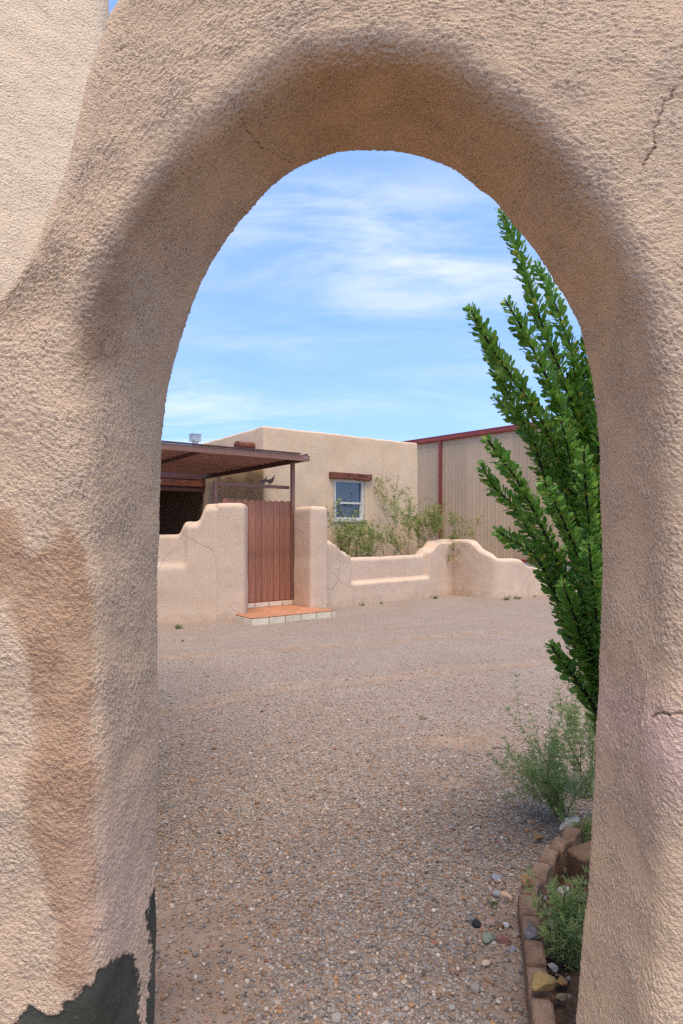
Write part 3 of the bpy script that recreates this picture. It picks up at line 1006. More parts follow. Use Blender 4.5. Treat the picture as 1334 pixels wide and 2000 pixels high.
def build_house():
    root = empty('adobe_house', (HC.x, HC.y, 0), HROT)
    tag(root, 'flat-roofed tan adobe house behind the garden wall, with one small window', 'house')
    LEN, DEP, H = 4.52, 9.0, 3.80
    me = round_block('wall', LEN, DEP, H, 0.07, 0.05, 0.0, 0.12, 0.014, 1.0)
    me.transform(Matrix.Translation((LEN / 2, DEP / 2, 0)))
    wall = obj('wall', me, M['house'])
    wx0, wx1, wz0, wz1 = 1.86, 2.75, 1.79, 2.75
    boolean_cut(wall, [(wx0, wx1, -0.3, 0.22, wz0, wz1)])
    wall.parent = root
    # window
    b = MB()
    b.box(wx0 + .002, wx1 - .002, 0.20, 0.215, wz0 + .002, wz1 - .002)
    win = b.build('window', M['interior'], root)
    tag(win, 'small sash window with white frame under a wooden lintel')
    t = 0.065
    for nm, q in (('frame', (wx0 + .001, wx0 + t, 0.03, 0.11, wz0 + .03, wz1 - .001)), ('frame', (wx1 - t, wx1 - .001, 0.03, 0.11, wz0 + .03, wz1 - .001)),
                  ('frame', (wx0 + t, wx1 - t, 0.032, 0.11, wz1 - t, wz1 - .001)), ('frame', (wx0 + t, wx1 - t, 0.032, 0.11, wz0 + .03, wz0 + t)),
                  ('sash_rail', (wx0 + t, wx1 - t, 0.05, 0.105, wz0 + .385, wz0 + .43)), ('window_sill', (wx0 - .05, wx1 + .05, -0.045, 0.05, wz0 - .045, wz0 + .028)),
                  ('sash_frame', (wx0 + t, wx0 + t + .03, 0.06, 0.105, wz0 + t, wz0 + .385)), ('sash_frame', (wx1 - t - .03, wx1 - t, 0.06, 0.105, wz0 + t, wz0 + .385))):
        m_ = MB(); m_.box(*q)
        bevel(m_.build(nm, M['white'], win), 0.005)
    for q in ((wx0 + t, wx1 - t, 0.085, 0.092, wz0 + .43, wz1 - t), (wx0 + t + .03, wx1 - t - .03, 0.08, 0.087, wz0 + t, wz0 + .385)):
        m_ = MB(); m_.box(*q); m_.build('pane', M['glass'], win)
    # lintel: a hewn beam
    b = MB()
    n = 14
    vs = []; fs = []
    for i in range(n + 1):
        x = 1.71 + 1.22 * i / n
        for (y, z) in ((-0.075, 2.755), (-0.08, 2.90), (0.10, 2.905), (0.10, 2.75)):
            vs.append((x + random.uniform(-.004, .004), y + random.uniform(-.008, .008), z + random.uniform(-.006, .006)))
    for i in range(n):
        for k in range(4):
            fs.append((i * 4 + k, i * 4 + (k + 1) % 4, (i + 1) * 4 + (k + 1) % 4, (i + 1) * 4 + k))
    fs += [(3, 2, 1, 0), tuple(n * 4 + k for k in range(4))]
    b.add(vs, fs)
    li = bevel(b.build('lintel', M['beam'], root), 0.012)
    tag(li, 'weathered red-brown wooden lintel beam')
    # beam ends coming out of the left side
    for bb in (0.47, 2.1, 3.7):
        b = MB()
        L = 0.42
        xs = [0.12, 0.0, -0.15, -0.3, -L + .01, -L]
        b.tube([(x, bb + random.uniform(-.003, .003), 3.40) for x in xs], [.084, .086, .088, .087, .087, .078], 14)
        b.build('viga', M['beam'], root, True)
    # parapet roof scuppers are out of sight; the flue stands on the roof
    b = MB()
    b.tube([(.70, 5.43, 3.6), (.70, 5.43, 4.18)], .085, 14)
    fl = b.build('flue', M['galv'], root, False)
    b = MB()
    b.box(.57, .83, 5.30, 5.56, 4.165, 4.36)
    b.box(.555, .845, 5.285, 5.575, 4.361, 4.378)
    b.build('flue_cap', M['galv'], fl)
    # porch at the back of the patio; its walls carry the shade as dark brown
    b = MB(); b.box(-7.0, -0.03, 3.06, 3.2, 2.66, 2.83)
    b.build('porch_beam', M['beam'], root)
    b = MB(); b.box(-7.0, -0.02, 3.08, 3.2, 2.53, 2.655)
    b.build('porch_fascia', M['dark_metal'], root)
    b = MB(); b.box(-7.0, -0.01, 3.05, 8.4, 2.84, 2.98)
    b.build('porch_roof', M['dark_metal'], root)
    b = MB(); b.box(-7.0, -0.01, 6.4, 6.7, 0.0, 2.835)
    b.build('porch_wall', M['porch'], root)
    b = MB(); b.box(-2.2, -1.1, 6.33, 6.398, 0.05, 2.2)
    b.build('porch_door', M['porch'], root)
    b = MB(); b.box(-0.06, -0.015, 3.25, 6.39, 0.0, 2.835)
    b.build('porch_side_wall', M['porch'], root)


build_house()


# ------------------------------------------------------------------ patio cover
def build_cover():
    c0 = at(605, 893, 11.6)
    root = empty('patio_cover', (c0.x, c0.y, 0), HROT)
    tag(root, 'brown metal patio cover with ribbed roof reaching over the gate', 'patio cover')
    z = 2.90
    W, D = 7.0, 4.93
    b = MB(); b.box(-W, 0.0, 0.0, 0.05, z - .055, z + .045)
    b.box(-W, -0.001, 0.05, 0.075, z - .055, z - .04)
    f = b.build('fascia_beam', M['brown_metal'], root)
    for x in (-0.06, -0.12):
        b = MB(); b.tube([(x, 0.0, z), (x, -0.008, z)], .012, 8); b.build('bolt', M['galv'], f)
    b = MB(); b.box(-0.05, 0.0, 0.055, D, z - .05, z + .085); b.build('end_beam', M['dark_metal'], root)
    # ribbed deck, each pan its own piece
    pitch = 0.27
    n = int((D - .1) / pitch)
    me = None
    for k in range(n):
        if me is None:
            p = MB()
            p.prism([(0.0, 0.0), (0.003, -0.026), (0.060, -0.026), (0.070, 0.0), (0.255, 0.0), (0.255, 0.012), (0.0, 0.012)], -W, -0.055)
            p.v = [(v[1], v[0], v[2]) for v in p.v]
            me = p.mesh('roof_pan')
        obj('roof_pan', me, M['pan_metal'], root, (0, 0.08 + k * pitch, z + .052))
    b = MB(); b.box(-W, -0.2, -0.02, 0.07, z + .066, z + .085); b.build('drip_edge', M['dark_metal'], root)
    for x in (-2.15, -5.0):
        b = MB(); b.box(x - .03, x + .03, 0.07, D, z - .055, z - .005); b.build('joist', M['dark_metal'], root)
    # post that also carries the gate
    pp = at(571.5, 1000, 11.75)
    loc = root.matrix_world
    d = Vector((pp.x - c0.x, pp.y - c0.y))
    lx, ly = d.dot(HA), d.dot(HB)
    b = MB(); b.box(lx - .033, lx + .033, ly - .033, ly + .033, 0.1, z - .057)
    b.build('post', M['brown_metal'], root)


build_cover()

# ------------------------------------------------------------------ gate, step, pillars
GA = Vector((0.789, 0.614)).normalized(); GB = Vector((-GA.y, GA.x)); GROT = math.atan2(GA.y, GA.x)
ST = Vector((-1.43, 9.86))


def gp(a, b):
    p = ST + GA * a + GB * b
    return p


def build_step():
    root = empty('tiled_step', (ST.x, ST.y, 0), GROT)
    tag(root, 'low step of terracotta tiles with cream tile edge before the gate', 'step')
    W, D, H = 1.68, 1.15, 0.125
    b = MB(); b.box(0.010, W - .010, 0.010, D + .55, -0.05, H - .012); b.box(0.10, W - .15, D + .010, D + .55, H - .02, 0.195)
    b.build('base', M['grout'], root)
    p = 0.318; t = 0.308
    nx, ny = 6, 4
    meshes = {}

    def tile(name, w, d, h, m, loc):
        key = (name, round(w, 3), round(d, 3), round(h, 3))
        if key not in meshes:
            q = MB(); q.box(0, w, 0, d, 0, h)
            me = q.mesh(name)
            bm = bmesh.new(); bm.from_mesh(me)
            bmesh.ops.bevel(bm, geom=list(bm.edges), offset=0.004, segments=1, affect='EDGES')
            bm.to_mesh(me); bm.free()
            meshes[key] = me
        o = obj(name, meshes[key], m, root, loc)
        return o
    for i in range(nx):
        for j in range(ny):
            w = min(t, W - i * p); d = min(t, D - j * p)
            if w < .03 or d < .03: continue
            tile('floor_tile', w - .002 * 0, d, .014, M['terracotta'], (i * p, j * p, H - .013 + random.uniform(-.0012, .0012)))
    for i in range(nx):
        w = min(t, W - i * p)
        tile('edge_tile', w, .011, H - .018, M['cream_tile'], (i * p, -.002 + random.uniform(-.001, .001), -.002))
    x = 0.012
    for j, w in enumerate((.308, .308, .308)):
        tile('edge_tile', .011, w, H - .018, M['cream_tile'], (-.002, 0.012 + j * p, -.002))
    for j in range(3):
        tile('edge_tile', .011, t, H - .018, M['cream_tile'], (W - .009, 0.012 + j * p, -.002))
    for i in range(5):
        tile('riser_tile', .285, .012, .082, M['cream_tile'], (0.12 + i * .297, D - .002, H + .004))
        tile('floor_tile', .285, .30, .014, M['terracotta'], (0.12 + i * .297, D + .012, .196))


build_step()


def build_gate():
    root = empty('wooden_gate', (*gp(0.05, 1.22), 0), GROT)
    tag(root, 'red-brown wooden picket gate between two adobe pillars', 'gate')
    z0, z1 = 0.225, 2.10
    x0 = 0.05
    n = 11
    pw = 0.131
    meshes = []
    for v in range(3):
        q = MB()
        w = pw - .005 - .002 * v
        q.prism([(0, 0), (w, 0), (w, z1 - z0 - .035), (w - .028, z1 - z0), (.028, z1 - z0), (0, z1 - z0 - .035)], 0, .018)
        meshes.append(q.mesh('picket'))
    for k in range(n):
        dz = random.uniform(-.008, .006)
        obj('picket', meshes[k % 3], M['redwood'], root, (x0 + k * pw, random.uniform(-.004, .004), z0 + dz))
    for z in (0.45, 1.75):
        b = MB(); b.box(x0, x0 + n * pw - .01, .022, .06, z, z + .09); b.build('gate_rail', M['redwood'], root)
    for z in (0.5, 1.78):
        b = MB(); b.tube([(x0 + n * pw + .012, .0, z), (x0 + n * pw + .012, .0, z + .08)], .016, 8); b.build('hinge', M['brown_metal'], root)
    # steel frame over the gate
    fr = empty('gate_frame', (*gp(0.05, 1.26), 0), GROT)
    tag(fr, 'brown square-tube steel frame standing over the picket gate', 'frame')
    b = MB(); b.box(-.085, -.025, .03, .09, 0.2, 2.40); b.build('post', M['brown_metal'], fr)
    b = MB(); b.box(-.024, 1.495, .03, .085, 2.335, 2.395); b.build('top_rail', M['brown_metal'], fr)
    # two cut-steel quails on the rail
    prof = [(-.15, .075), (-.105, .062), (-.07, .055), (-.035, .032), (-.012, .028), (-.016, .004), (-.030, 0), (.020, 0), (.004, .008), (.008, .030), (.040, .040), (.066, .065), (.080, .100), (.086, .128),
            (.104, .138), (.104, .150), (.092, .160), (.098, .182), (.120, .196), (.112, .205), (.090, .196), (.078, .168), (.062, .160), (.052, .142), (.036, .128), (.000, .118), (-.04, .105), (-.09, .092)]
    for xq, sc, lab in ((0.93, 0.80, 'small rusted steel quail on the gate frame, the left of the two'), (1.08, 0.98, 'rusted steel quail on the gate frame nearest the roof post')):
        b = MB(); b.prism([(p[0] * sc, p[1] * sc) for p in prof], -.003, .003)
        P = gp(0.05, 1.26) + GA * xq + GB * .058
        o = b.build('quail_ornament', M['rust'], None, False, (P.x, P.y, 2.395), GROT)
        w = MB(); w.prism([(-.06 * sc, .085 * sc), (-.01 * sc, .060 * sc), (.045 * sc, .075 * sc), (.040 * sc, .105 * sc), (.0, .108 * sc)], -.009, -.0032)
        w.build('wing', M['rust'], o)
        tag(o, lab, 'ornament', 'steel quails on the gate frame')


build_gate()


def build_pillars():
    me = round_block('gate_pillar', 0.54, 0.62, 2.0, 0.09, 0.09, 0.012, 0.04, 0.008, 4.0, 0.0, -0.05)
    o = obj('gate_pillar', me, M['adobe'], None, (-1.905, 10.62, 0), R(4))
    tag(o, 'rounded adobe pillar left of the gate, joined to the stepped wall', 'pillar')
    me = round_block('gate_pillar', 0.42, 0.62, 1.985, 0.075, 0.08, 0.012, 0.04, 0.008, 9.0, 0.0, -0.05)
    p = Vector((-0.582, 11.568))
    o = obj('gate_pillar', me, M['adobe'], None, (p.x, p.y, 0), GROT)
    tag(o, 'square adobe pillar right of the gate, standing at the tiled step', 'pillar')


build_pillars()


# ------------------------------------------------------------------ garden walls
def sweep_wall(name, path, tops, half, parent, ledge=None, seed=0.0, ds=0.022):
    """path: front-line points; tops: (distance, height); ledge: function s -> (bench projection, height)"""
    P = np.array(path, float)
    L = np.concatenate([[0], np.cumsum(np.linalg.norm(np.diff(P, axis=0), axis=1))])
    n = int(L[-1] / ds)
    s = np.linspace(0, L[-1], n)
    c = np.stack([np.interp(s, L, P[:, 0]), np.interp(s, L, P[:, 1])], 1)
    k = max(1, int(0.18 / ds))
    ker = np.ones(2 * k + 1) / (2 * k + 1)
    pad = np.pad(c, ((k, k), (0, 0)), mode='reflect', reflect_type='odd')
    c = np.stack([np.convolve(pad[:, 0], ker, 'valid'), np.convolve(pad[:, 1], ker, 'valid')], 1)
    td = np.gradient(c, axis=0); td /= np.linalg.norm(td, axis=1, keepdims=True)
    nr = np.stack([td[:, 1], -td[:, 0]], 1)                  # towards the yard
    ts = np.array([t[0] for t in tops]); th = np.array([t[1] for t in tops])
    h = np.interp(s, ts, th)
    k2 = max(1, int(0.022 / ds)); ker = np.ones(2 * k2 + 1) / (2 * k2 + 1)
    h = np.convolve(np.pad(h, k2, mode='edge'), ker, 'valid')
    h = np.convolve(np.pad(h, 1, mode='edge'), np.ones(3) / 3, 'valid')
    r = half * 0.6
    sec = []
    nzf = 34
    bl = (0.0, np.zeros(n)); bz = np.full(n, 0.3)
    if ledge is not None:
        bl, bz = ledge(s)
    for u in np.linspace(0, 1, nzf):
        z = -0.06 + (h - r + 0.06) * u
        push = bl[0] * (1 - bl[1] * (1 - smooth01((bz + 0.03 - z) / 0.06)))
        base = 0.025 * np.exp(-np.maximum(z, 0) / 0.12)
        sec.append((half + push + base, z))
    for k in range(1, 10):
        an = math.pi * k / 10
        sec.append((half - r + r * math.cos(an) if an < math.pi / 2 else -(half - r) + r * math.cos(an), h - r + r * math.sin(an)))
    for u in np.linspace(1, 0, 10):
        sec.append((np.full(n, -half), -0.06 + (h - r + 0.06) * u))
    m = len(sec)
    V = np.zeros((n, m, 3))
    for j, (o_, z) in enumerate(sec):
        o_ = np.broadcast_to(o_, (n,))
        V[:, j, 0] = c[:, 0] + nr[:, 0] * (o_ - half)
        V[:, j, 1] = c[:, 1] + nr[:, 1] * (o_ - half)
        V[:, j, 2] = z
    V = V.reshape(-1, 3)
    wv = wob(V, 1.6, seed) * 0.014 + wob(V, 6.5, seed + 3) * 0.004
    V[:, 0] += np.repeat(nr[:, 0], m) * wv; V[:, 1] += np.repeat(nr[:, 1], m) * wv
    V[:, 2] += wob(V, 3.3, seed + 7) * 0.006 * (V[:, 2] > 0.3)
    fc = grid_faces(n, m)
    capA = np.arange(m); capB = np.arange((n - 1) * m, n * m)
    me = bpy.data.meshes.new(name)
    faces = fc.tolist() + [capA.tolist(), capB[::-1].tolist()]
    me.from_pydata(V.tolist(), [], faces)
    me.polygons.foreach_set('use_smooth', [True] * len(fc) + [False, False])
    bm = bmesh.new(); bm.from_mesh(me); bmesh.ops.recalc_face_normals(bm, faces=bm.faces); bm.to_mesh(me); bm.free()
    me.update()
    return obj(name, me, M['adobe'], parent)


def path_heights(path, pts):
    """tops from bearings: find where along the path each bearing falls"""
    P = np.array(path, float)
    L = np.concatenate([[0], np.cumsum(np.linalg.norm(np.diff(P, axis=0), axis=1))])
    s = np.linspace(0, L[-1], 4000)
    x = np.interp(s, L, P[:, 0]); y = np.interp(s, L, P[:, 1])
    bx = 667 + x / y * F
    out = []
    for px, py in pts:
        i = int(np.argmin(np.abs(bx - px)))
        out.append((s[i], 1.5 + (1040 - py) / F * (y[i] + 0.08)))
    return out


def build_walls():
    # left, stepped
    path = [(-5.6, 9.30), (-4.2, 9.75), (-2.98, 10.15), (-2.12, 10.36), (-1.9, 10.42)]
    tops = path_heights(path, [(100, 1046), (352, 1044), (354, 1040), (358, 1023), (364, 1019), (386, 1019), (392, 1014), (396, 1004), (398, 992), (403, 985), (420, 984)])

    def led(s):
        P = path_heights(path, [(363, 1000)])[0][0]
        return (0.05, smooth01((P + 0.03 - s) / 0.06)), np.full_like(s, 0.95)
    o = sweep_wall('garden_wall', path, tops, 0.13, None, led, 1.0)
    tag(o, 'stepped pinkish adobe wall left of the gate, with a hairline crack', 'wall')
    # right: bench wall then the curving wall
    root = empty('garden_wall', (1.2, 13.5, 0))
    tag(root, 'low curving adobe wall with built-in bench, right of the gate', 'wall')
    path = [(-0.42, 12.02), (-0.28, 12.15), (1.2, 13.53), (2.62, 14.9), (2.76, 15.03)]
    tops = path_heights(path, [(630, 1052), (643, 1054), (650, 1058), (658, 1068), (666, 1075), (677, 1077.5), (680, 1081), (681, 1088), (700, 1088.5), (760, 1087), (826, 1083), (828, 1079), (832, 1072), (840, 1069), (847, 1058), (854, 1054), (878, 1053), (890, 1053)])

    def led2(s):
        a = path_heights(path, [(681, 1000), (831, 1000)])
        return (0.10, smooth01((s - a[0][0]) / 0.08 + .5) * smooth01((a[1][0] - s) / 0.05 + .5)), np.full_like(s, 0.47)
    a = sweep_wall('wall_section', path, tops, 0.13, None, led2, 5.0)
    path = [(2.50, 15.10), (2.66, 14.86), (3.08, 14.25), (3.50, 13.86), (4.0, 13.98), (4.84, 14.55), (6.2, 15.1), (7.5, 15.3)]
    tops = path_heights(path, [(860, 1053), (880, 1053), (905, 1053.5), (918, 1056), (926, 1064), (936, 1073), (952, 1081), (968, 1089), (982, 1091), (1010, 1090.5), (1020, 1093), (1028, 1101), (1036, 1106), (1060, 1110), (1100, 1118)])
    b = sweep_wall('wall_section', path, tops, 0.13, None, None, 8.0)
    for q in (a, b):
        q.parent = root
        q.matrix_parent_inverse = Matrix.Translation((-1.2, -13.5, 0))


build_walls()


# ------------------------------------------------------------------ metal building
def build_barn():
    d = Vector((0.667, -0.745)).normalized()          # towards us, to the right
    o0 = Vector((4.85, 21.3)) - d * 7.0
    rz = math.atan2(d.y, d.x)
    root = empty('metal_building', (o0.x, o0.y, 0), rz)
    tag(root, 'large tan ribbed metal building with dark red trim behind the house', 'building')
    z0, z1 = 0.60, 4.86
    q = MB()
    pts = []
    for k in range(3):
        x = k * .305
        pts += [(x, 0), (x + .10, 0), (x + .108, -.008), (x + .135, -.008), (x + .143, 0), (x + .245, 0), (x + .266, -.015), (x + .284, -.015), (x + .3045, 0)]
    n = len(pts)
    vs = [(p[0], p[1], z0) for p in pts] + [(p[0], p[1], z1) for p in pts] + [(p[0], p[1] + .012, z0) for p in pts] + [(p[0], p[1] + .012, z1) for p in pts]
    fs = []
    for i in range(n - 1):
        fs.append((i, i + 1, n + i + 1, n + i)); fs.append((2 * n + i, 3 * n + i, 3 * n + i + 1, 2 * n + i + 1))
    q.add(vs, fs)
    me = q.mesh('wall_panel')
    for k in range(19):
        obj('wall_panel', me, M['siding'], root, (k * .915, 0, 0))
    L = 19 * .915
    b = MB(); b.box(-0.05, L, .02, 10, 0.0, 4.84); b.build('body', M['siding'], root)
    b = MB(); b.box(-0.05, L + .02, -.05, .015, -.05, z0 - .075); b.build('footing', M['concrete'], root)
    b = MB(); b.box(-0.05, L + .02, -.055, .018, z0 - .07, z0 + .02); b.build('base_trim', M['red_trim'], root)
    # gutter with a rolled lip
    b = MB(); b.prism([(-.001, 4.86), (-.10, 4.86), (-.115, 4.90), (-.115, 5.015), (-.13, 5.03), (-.13, 5.045), (-.05, 5.05), (.05, 5.06), (.05, 4.88)], -0.1, L + .1)
    b.v = [(v[1], v[0], v[2]) for v in b.v]
    g = b.build('gutter', M['red_trim'], root)
    b = MB(); b.box(-.1, L + .1, .06, 10, 4.95, 5.02); b.build('roof', M['siding'], root)
    for x in (5.24, 13.0):
        b = MB(); b.box(x - .05, x + .05, -.115, -.034, 0.3, 4.875)
        b.box(x - .062, x + .062, -.122, -.0345, 2.6, 2.64); b.box(x - .062, x + .062, -.122, -.0345, 1.2, 1.24)
        b.build('downspout', M['red_trim'], root)
    # small utility box on the siding
    p = at(985, 1040, 20.6)
    dd = Vector((p.x, p.y)) - o0
    x = dd.dot(d)
    b = MB(); b.box(x - .05, x + .05, -.10, -.034, 1.55, 1.70); b.tube([(x, -.06, 1.2), (x, -.06, 1.56)], .015, 6); b.build('outlet_box', M['concrete'], root)


build_barn()


# ------------------------------------------------------------------ plants
class Leaves:
    """many leaf-sized faces gathered into one part"""
    def __init__(self): self.v = []; self.f = []; self.n = 0

    def leaf(self, base, d, side, L, W, curl=0.15, shape='oval'):
        up = d.cross(side)
        if up.length < 1e-6: up = Vector((0, 0, 1))
        up.normalize()
        if shape == 'oval':
            rows = ((0.0, .10, 0), (.35, .62, .02), (.70, 1.0, .0), (.90, .70, -.06))
        else:
            rows = ((0.0, .5, 0), (.35, 1.0, .03), (.75, .8, .0))
        vs = []
        for (u, w, h) in rows:
            c = base + d * (L * u) + up * (L * (h - curl * u * u))
            vs += [c + side * (W * .5 * w) + up * (W * .10), c - side * (W * .5 * w) + up * (W * .10)]
        tip = base + d * L + up * (-L * curl)
        vs.append(tip)
        k = len(rows); o = self.n
        for i in range(k - 1):
            self.f.append((o + 2 * i, o + 2 * i + 2, o + 2 * i + 3, o + 2 * i + 1))
        self.f.append((o + 2 * k - 2, o + 2 * k, o + 2 * k - 1))
        self.v += [tuple(p) for p in vs]; self.n += len(vs)

    def build(self, name, m, parent):
        me = bpy.data.meshes.new(name)
        me.from_pydata(self.v, [], self.f)
        me.polygons.foreach_set('use_smooth', [True] * len(me.polygons))
        o = obj(name, me, m, parent)
        return o


def perp(d):
    a = d.cross(Vector((0, 0, 1)))
    if a.length < 1e-3: a = d.cross(Vector((1, 0, 0)))
    a.normalize()
    return a, d.cross(a).normalized()


def build_ocotillo():
    FOOT = at(1262, 1660, 2.86); FOOT.z = -0.02
    root = empty('ocotillo', FOOT)
    tag(root, 'tall ocotillo with long leafy green stalks beside the right jamb', 'ocotillo')
    stalks = [  # bearings from tip downwards, depth at tip
        ([(978, 412), (1008, 480), (1034, 560), (1064, 650), (1100, 740), (1150, 900), (1190, 1100)], 2.75),
        ([(1046, 516), (1076, 575), (1102, 645), (1134, 740), (1165, 900), (1200, 1100)], 3.05),
        ([(988, 588), (1020, 642), (1052, 705), (1086, 780), (1116, 870), (1155, 1010), (1195, 1180)], 2.55),
        ([(918, 602), (950, 662), (986, 716), (1018, 762), (1054, 815), (1090, 895), (1130, 1010), (1180, 1180)], 2.45),
        ([(948, 660), (966, 708), (990, 765), (1014, 812), (1040, 862), (1062, 925), (1096, 1010), (1140, 1110), (1190, 1260)], 2.70),
        ([(966, 776), (990, 800), (1022, 832), (1060, 880), (1110, 970), (1170, 1120)], 2.95),
        ([(952, 858), (984, 902), (1010, 938), (1040, 992), (1066, 1046), (1100, 1120), (1140, 1210), (1190, 1330)], 2.50),
        ([(940, 908), (964, 950), (1000, 986), (1032, 1034), (1060, 1080), (1092, 1150), (1130, 1230), (1180, 1350)], 2.75),
        ([(972, 1038), (1000, 1055), (1032, 1072), (1056, 1104), (1078, 1146), (1108, 1206), (1140, 1270), (1190, 1390)], 2.60),
        ([(1062, 940), (1085, 985), (1110, 1040), (1138, 1110), (1170, 1210), (1205, 1340)], 2.35),
        ([(1076, 1260), (1100, 1294), (1130, 1335), (1160, 1382), (1200, 1470)], 2.60),
        ([(1116, 690), (1128, 760), (1142, 850), (1160, 960), (1185, 1120)], 2.80),
        ([(1070, 680), (1090, 770), (1110, 850), (1134, 950), (1160, 1080), (1195, 1230)], 3.05),
        ([(1096, 820), (1112, 890), (1130, 970), (1156, 1080), (1190, 1230)], 2.60),
        ([(1150, 600), (1152, 720), (1158, 860), (1170, 1000), (1190, 1150)], 2.95),
        ([(1044, 1062), (1072, 1098), (1104, 1150), (1140, 1225), (1180, 1330)], 2.95),
        ([(1100, 1140), (1120, 1200), (1144, 1270), (1176, 1350)], 2.50),
        ([(1180, 560), (1172, 720), (1170, 900), (1180, 1080), (1200, 1250)], 2.70),
        ([(1120, 1040), (1134, 1110), (1152, 1200), (1180, 1310)], 2.70),
        ([(1086, 1190), (1112, 1240), (1140, 1300), (1176, 1380)], 2.85),
        ([(1142, 1220), (1156, 1290), (1178, 1370)], 2.60),
        ([(1140, 880), (1146, 980), (1160, 1090), (1186, 1230)], 2.45),
        ([(1124, 760), (1136, 850), (1150, 960), (1172, 1090), (1195, 1240)], 2.95), ([(1150, 1060), (1158, 1150), (1172, 1250), (1192, 1360)], 2.45), ([(1064, 800), (1086, 880), (1112, 970), (1146, 1080), (1186, 1230)], 2.85),
        ([(1240, 520), (1220, 800), (1215, 1100)], 2.80), ([(1330, 600), (1280, 900), (1245, 1200)], 2.80), ([(1400, 760), (1320, 1050), (1268, 1300)], 3.0),
        ([(1300, 480), (1260, 800), (1238, 1150)], 3.2), ([(1450, 950), (1350, 1200), (1280, 1400)], 2.6),
    ]
    for si, (pts, dt) in enumerate(stalks):
        n = len(pts)
        W = []
        for i, (x, y) in enumerate(pts):
            u = i / (n + 1.0)
            W.append(at(x, y, dt + (2.86 - dt) * u ** 0.8))
        end = Vector((FOOT.x + random.uniform(-.06, .06), FOOT.y + random.uniform(-.06, .06), 0.0))
        W.append(Vector((end.x * .9 + W[-1].x * .1, end.y * .9 + W[-1].y * .1, 0.30)))
        W.append(end)
        C = [Vector(p) for p in catmull([tuple(p) for p in W], 60)]
        ln = [0.0]
        for a, b in zip(C[:-1], C[1:]): ln.append(ln[-1] + (b - a).length)
        T = ln[-1]
        b = MB()
        cl = [p - FOOT for p in C]
        b.tube(cl, [0.0045 + 0.012 * (l / T) for l in ln], 6)
        st = b.build('stalk', M['dark_stem'], root, True)
        lv = Leaves()
        pos = 0.0
        k = 0
        visible_max = min(T - 0.25, T)
        while pos < visible_max:
            while k < len(ln) - 2 and ln[k + 1] < pos: k += 1
            uu = (pos - ln[k]) / max(1e-6, ln[k + 1] - ln[k])
            p = cl[k].lerp(cl[k + 1], uu)
            d = (cl[k] - cl[k + 1]).normalized()            # towards the tip
            a, c = perp(d)
            m_ = 6 if si < 25 else 3
            grow = min(1.0, 0.55 + pos * 4)
            a0 = random.random() * 6.28
            for q in range(m_):
                an = a0 + q * 6.28 / m_ + random.uniform(-.45, .45)
                rad = a * math.cos(an) + c * math.sin(an)
                lean = random.uniform(.15, .95)
                ld = (rad + d * lean + Vector((0, 0, .12))).normalized()
                sd = ld.cross(rad.cross(ld) + d * .3 + Vector((random.uniform(-.5, .5), random.uniform(-.5, .5), random.uniform(-.5, .5))))
                sd = ld.cross(d + Vector((random.uniform(-.6, .6), random.uniform(-.6, .6), random.uniform(-.6, .6))))
                if sd.length < 1e-4: continue
                sd.normalize()
                L = random.uniform(.032, .058) * grow
                lv.leaf(p + rad * .005, ld, sd, L, L * random.uniform(.40, .52), random.uniform(-.05, .25))
            pos += random.uniform(.010, .017) if si < 25 else .03
        lo = lv.build('leaves', M['ocotillo'], st)
        lo['kind'] = 'stuff'


build_ocotillo()


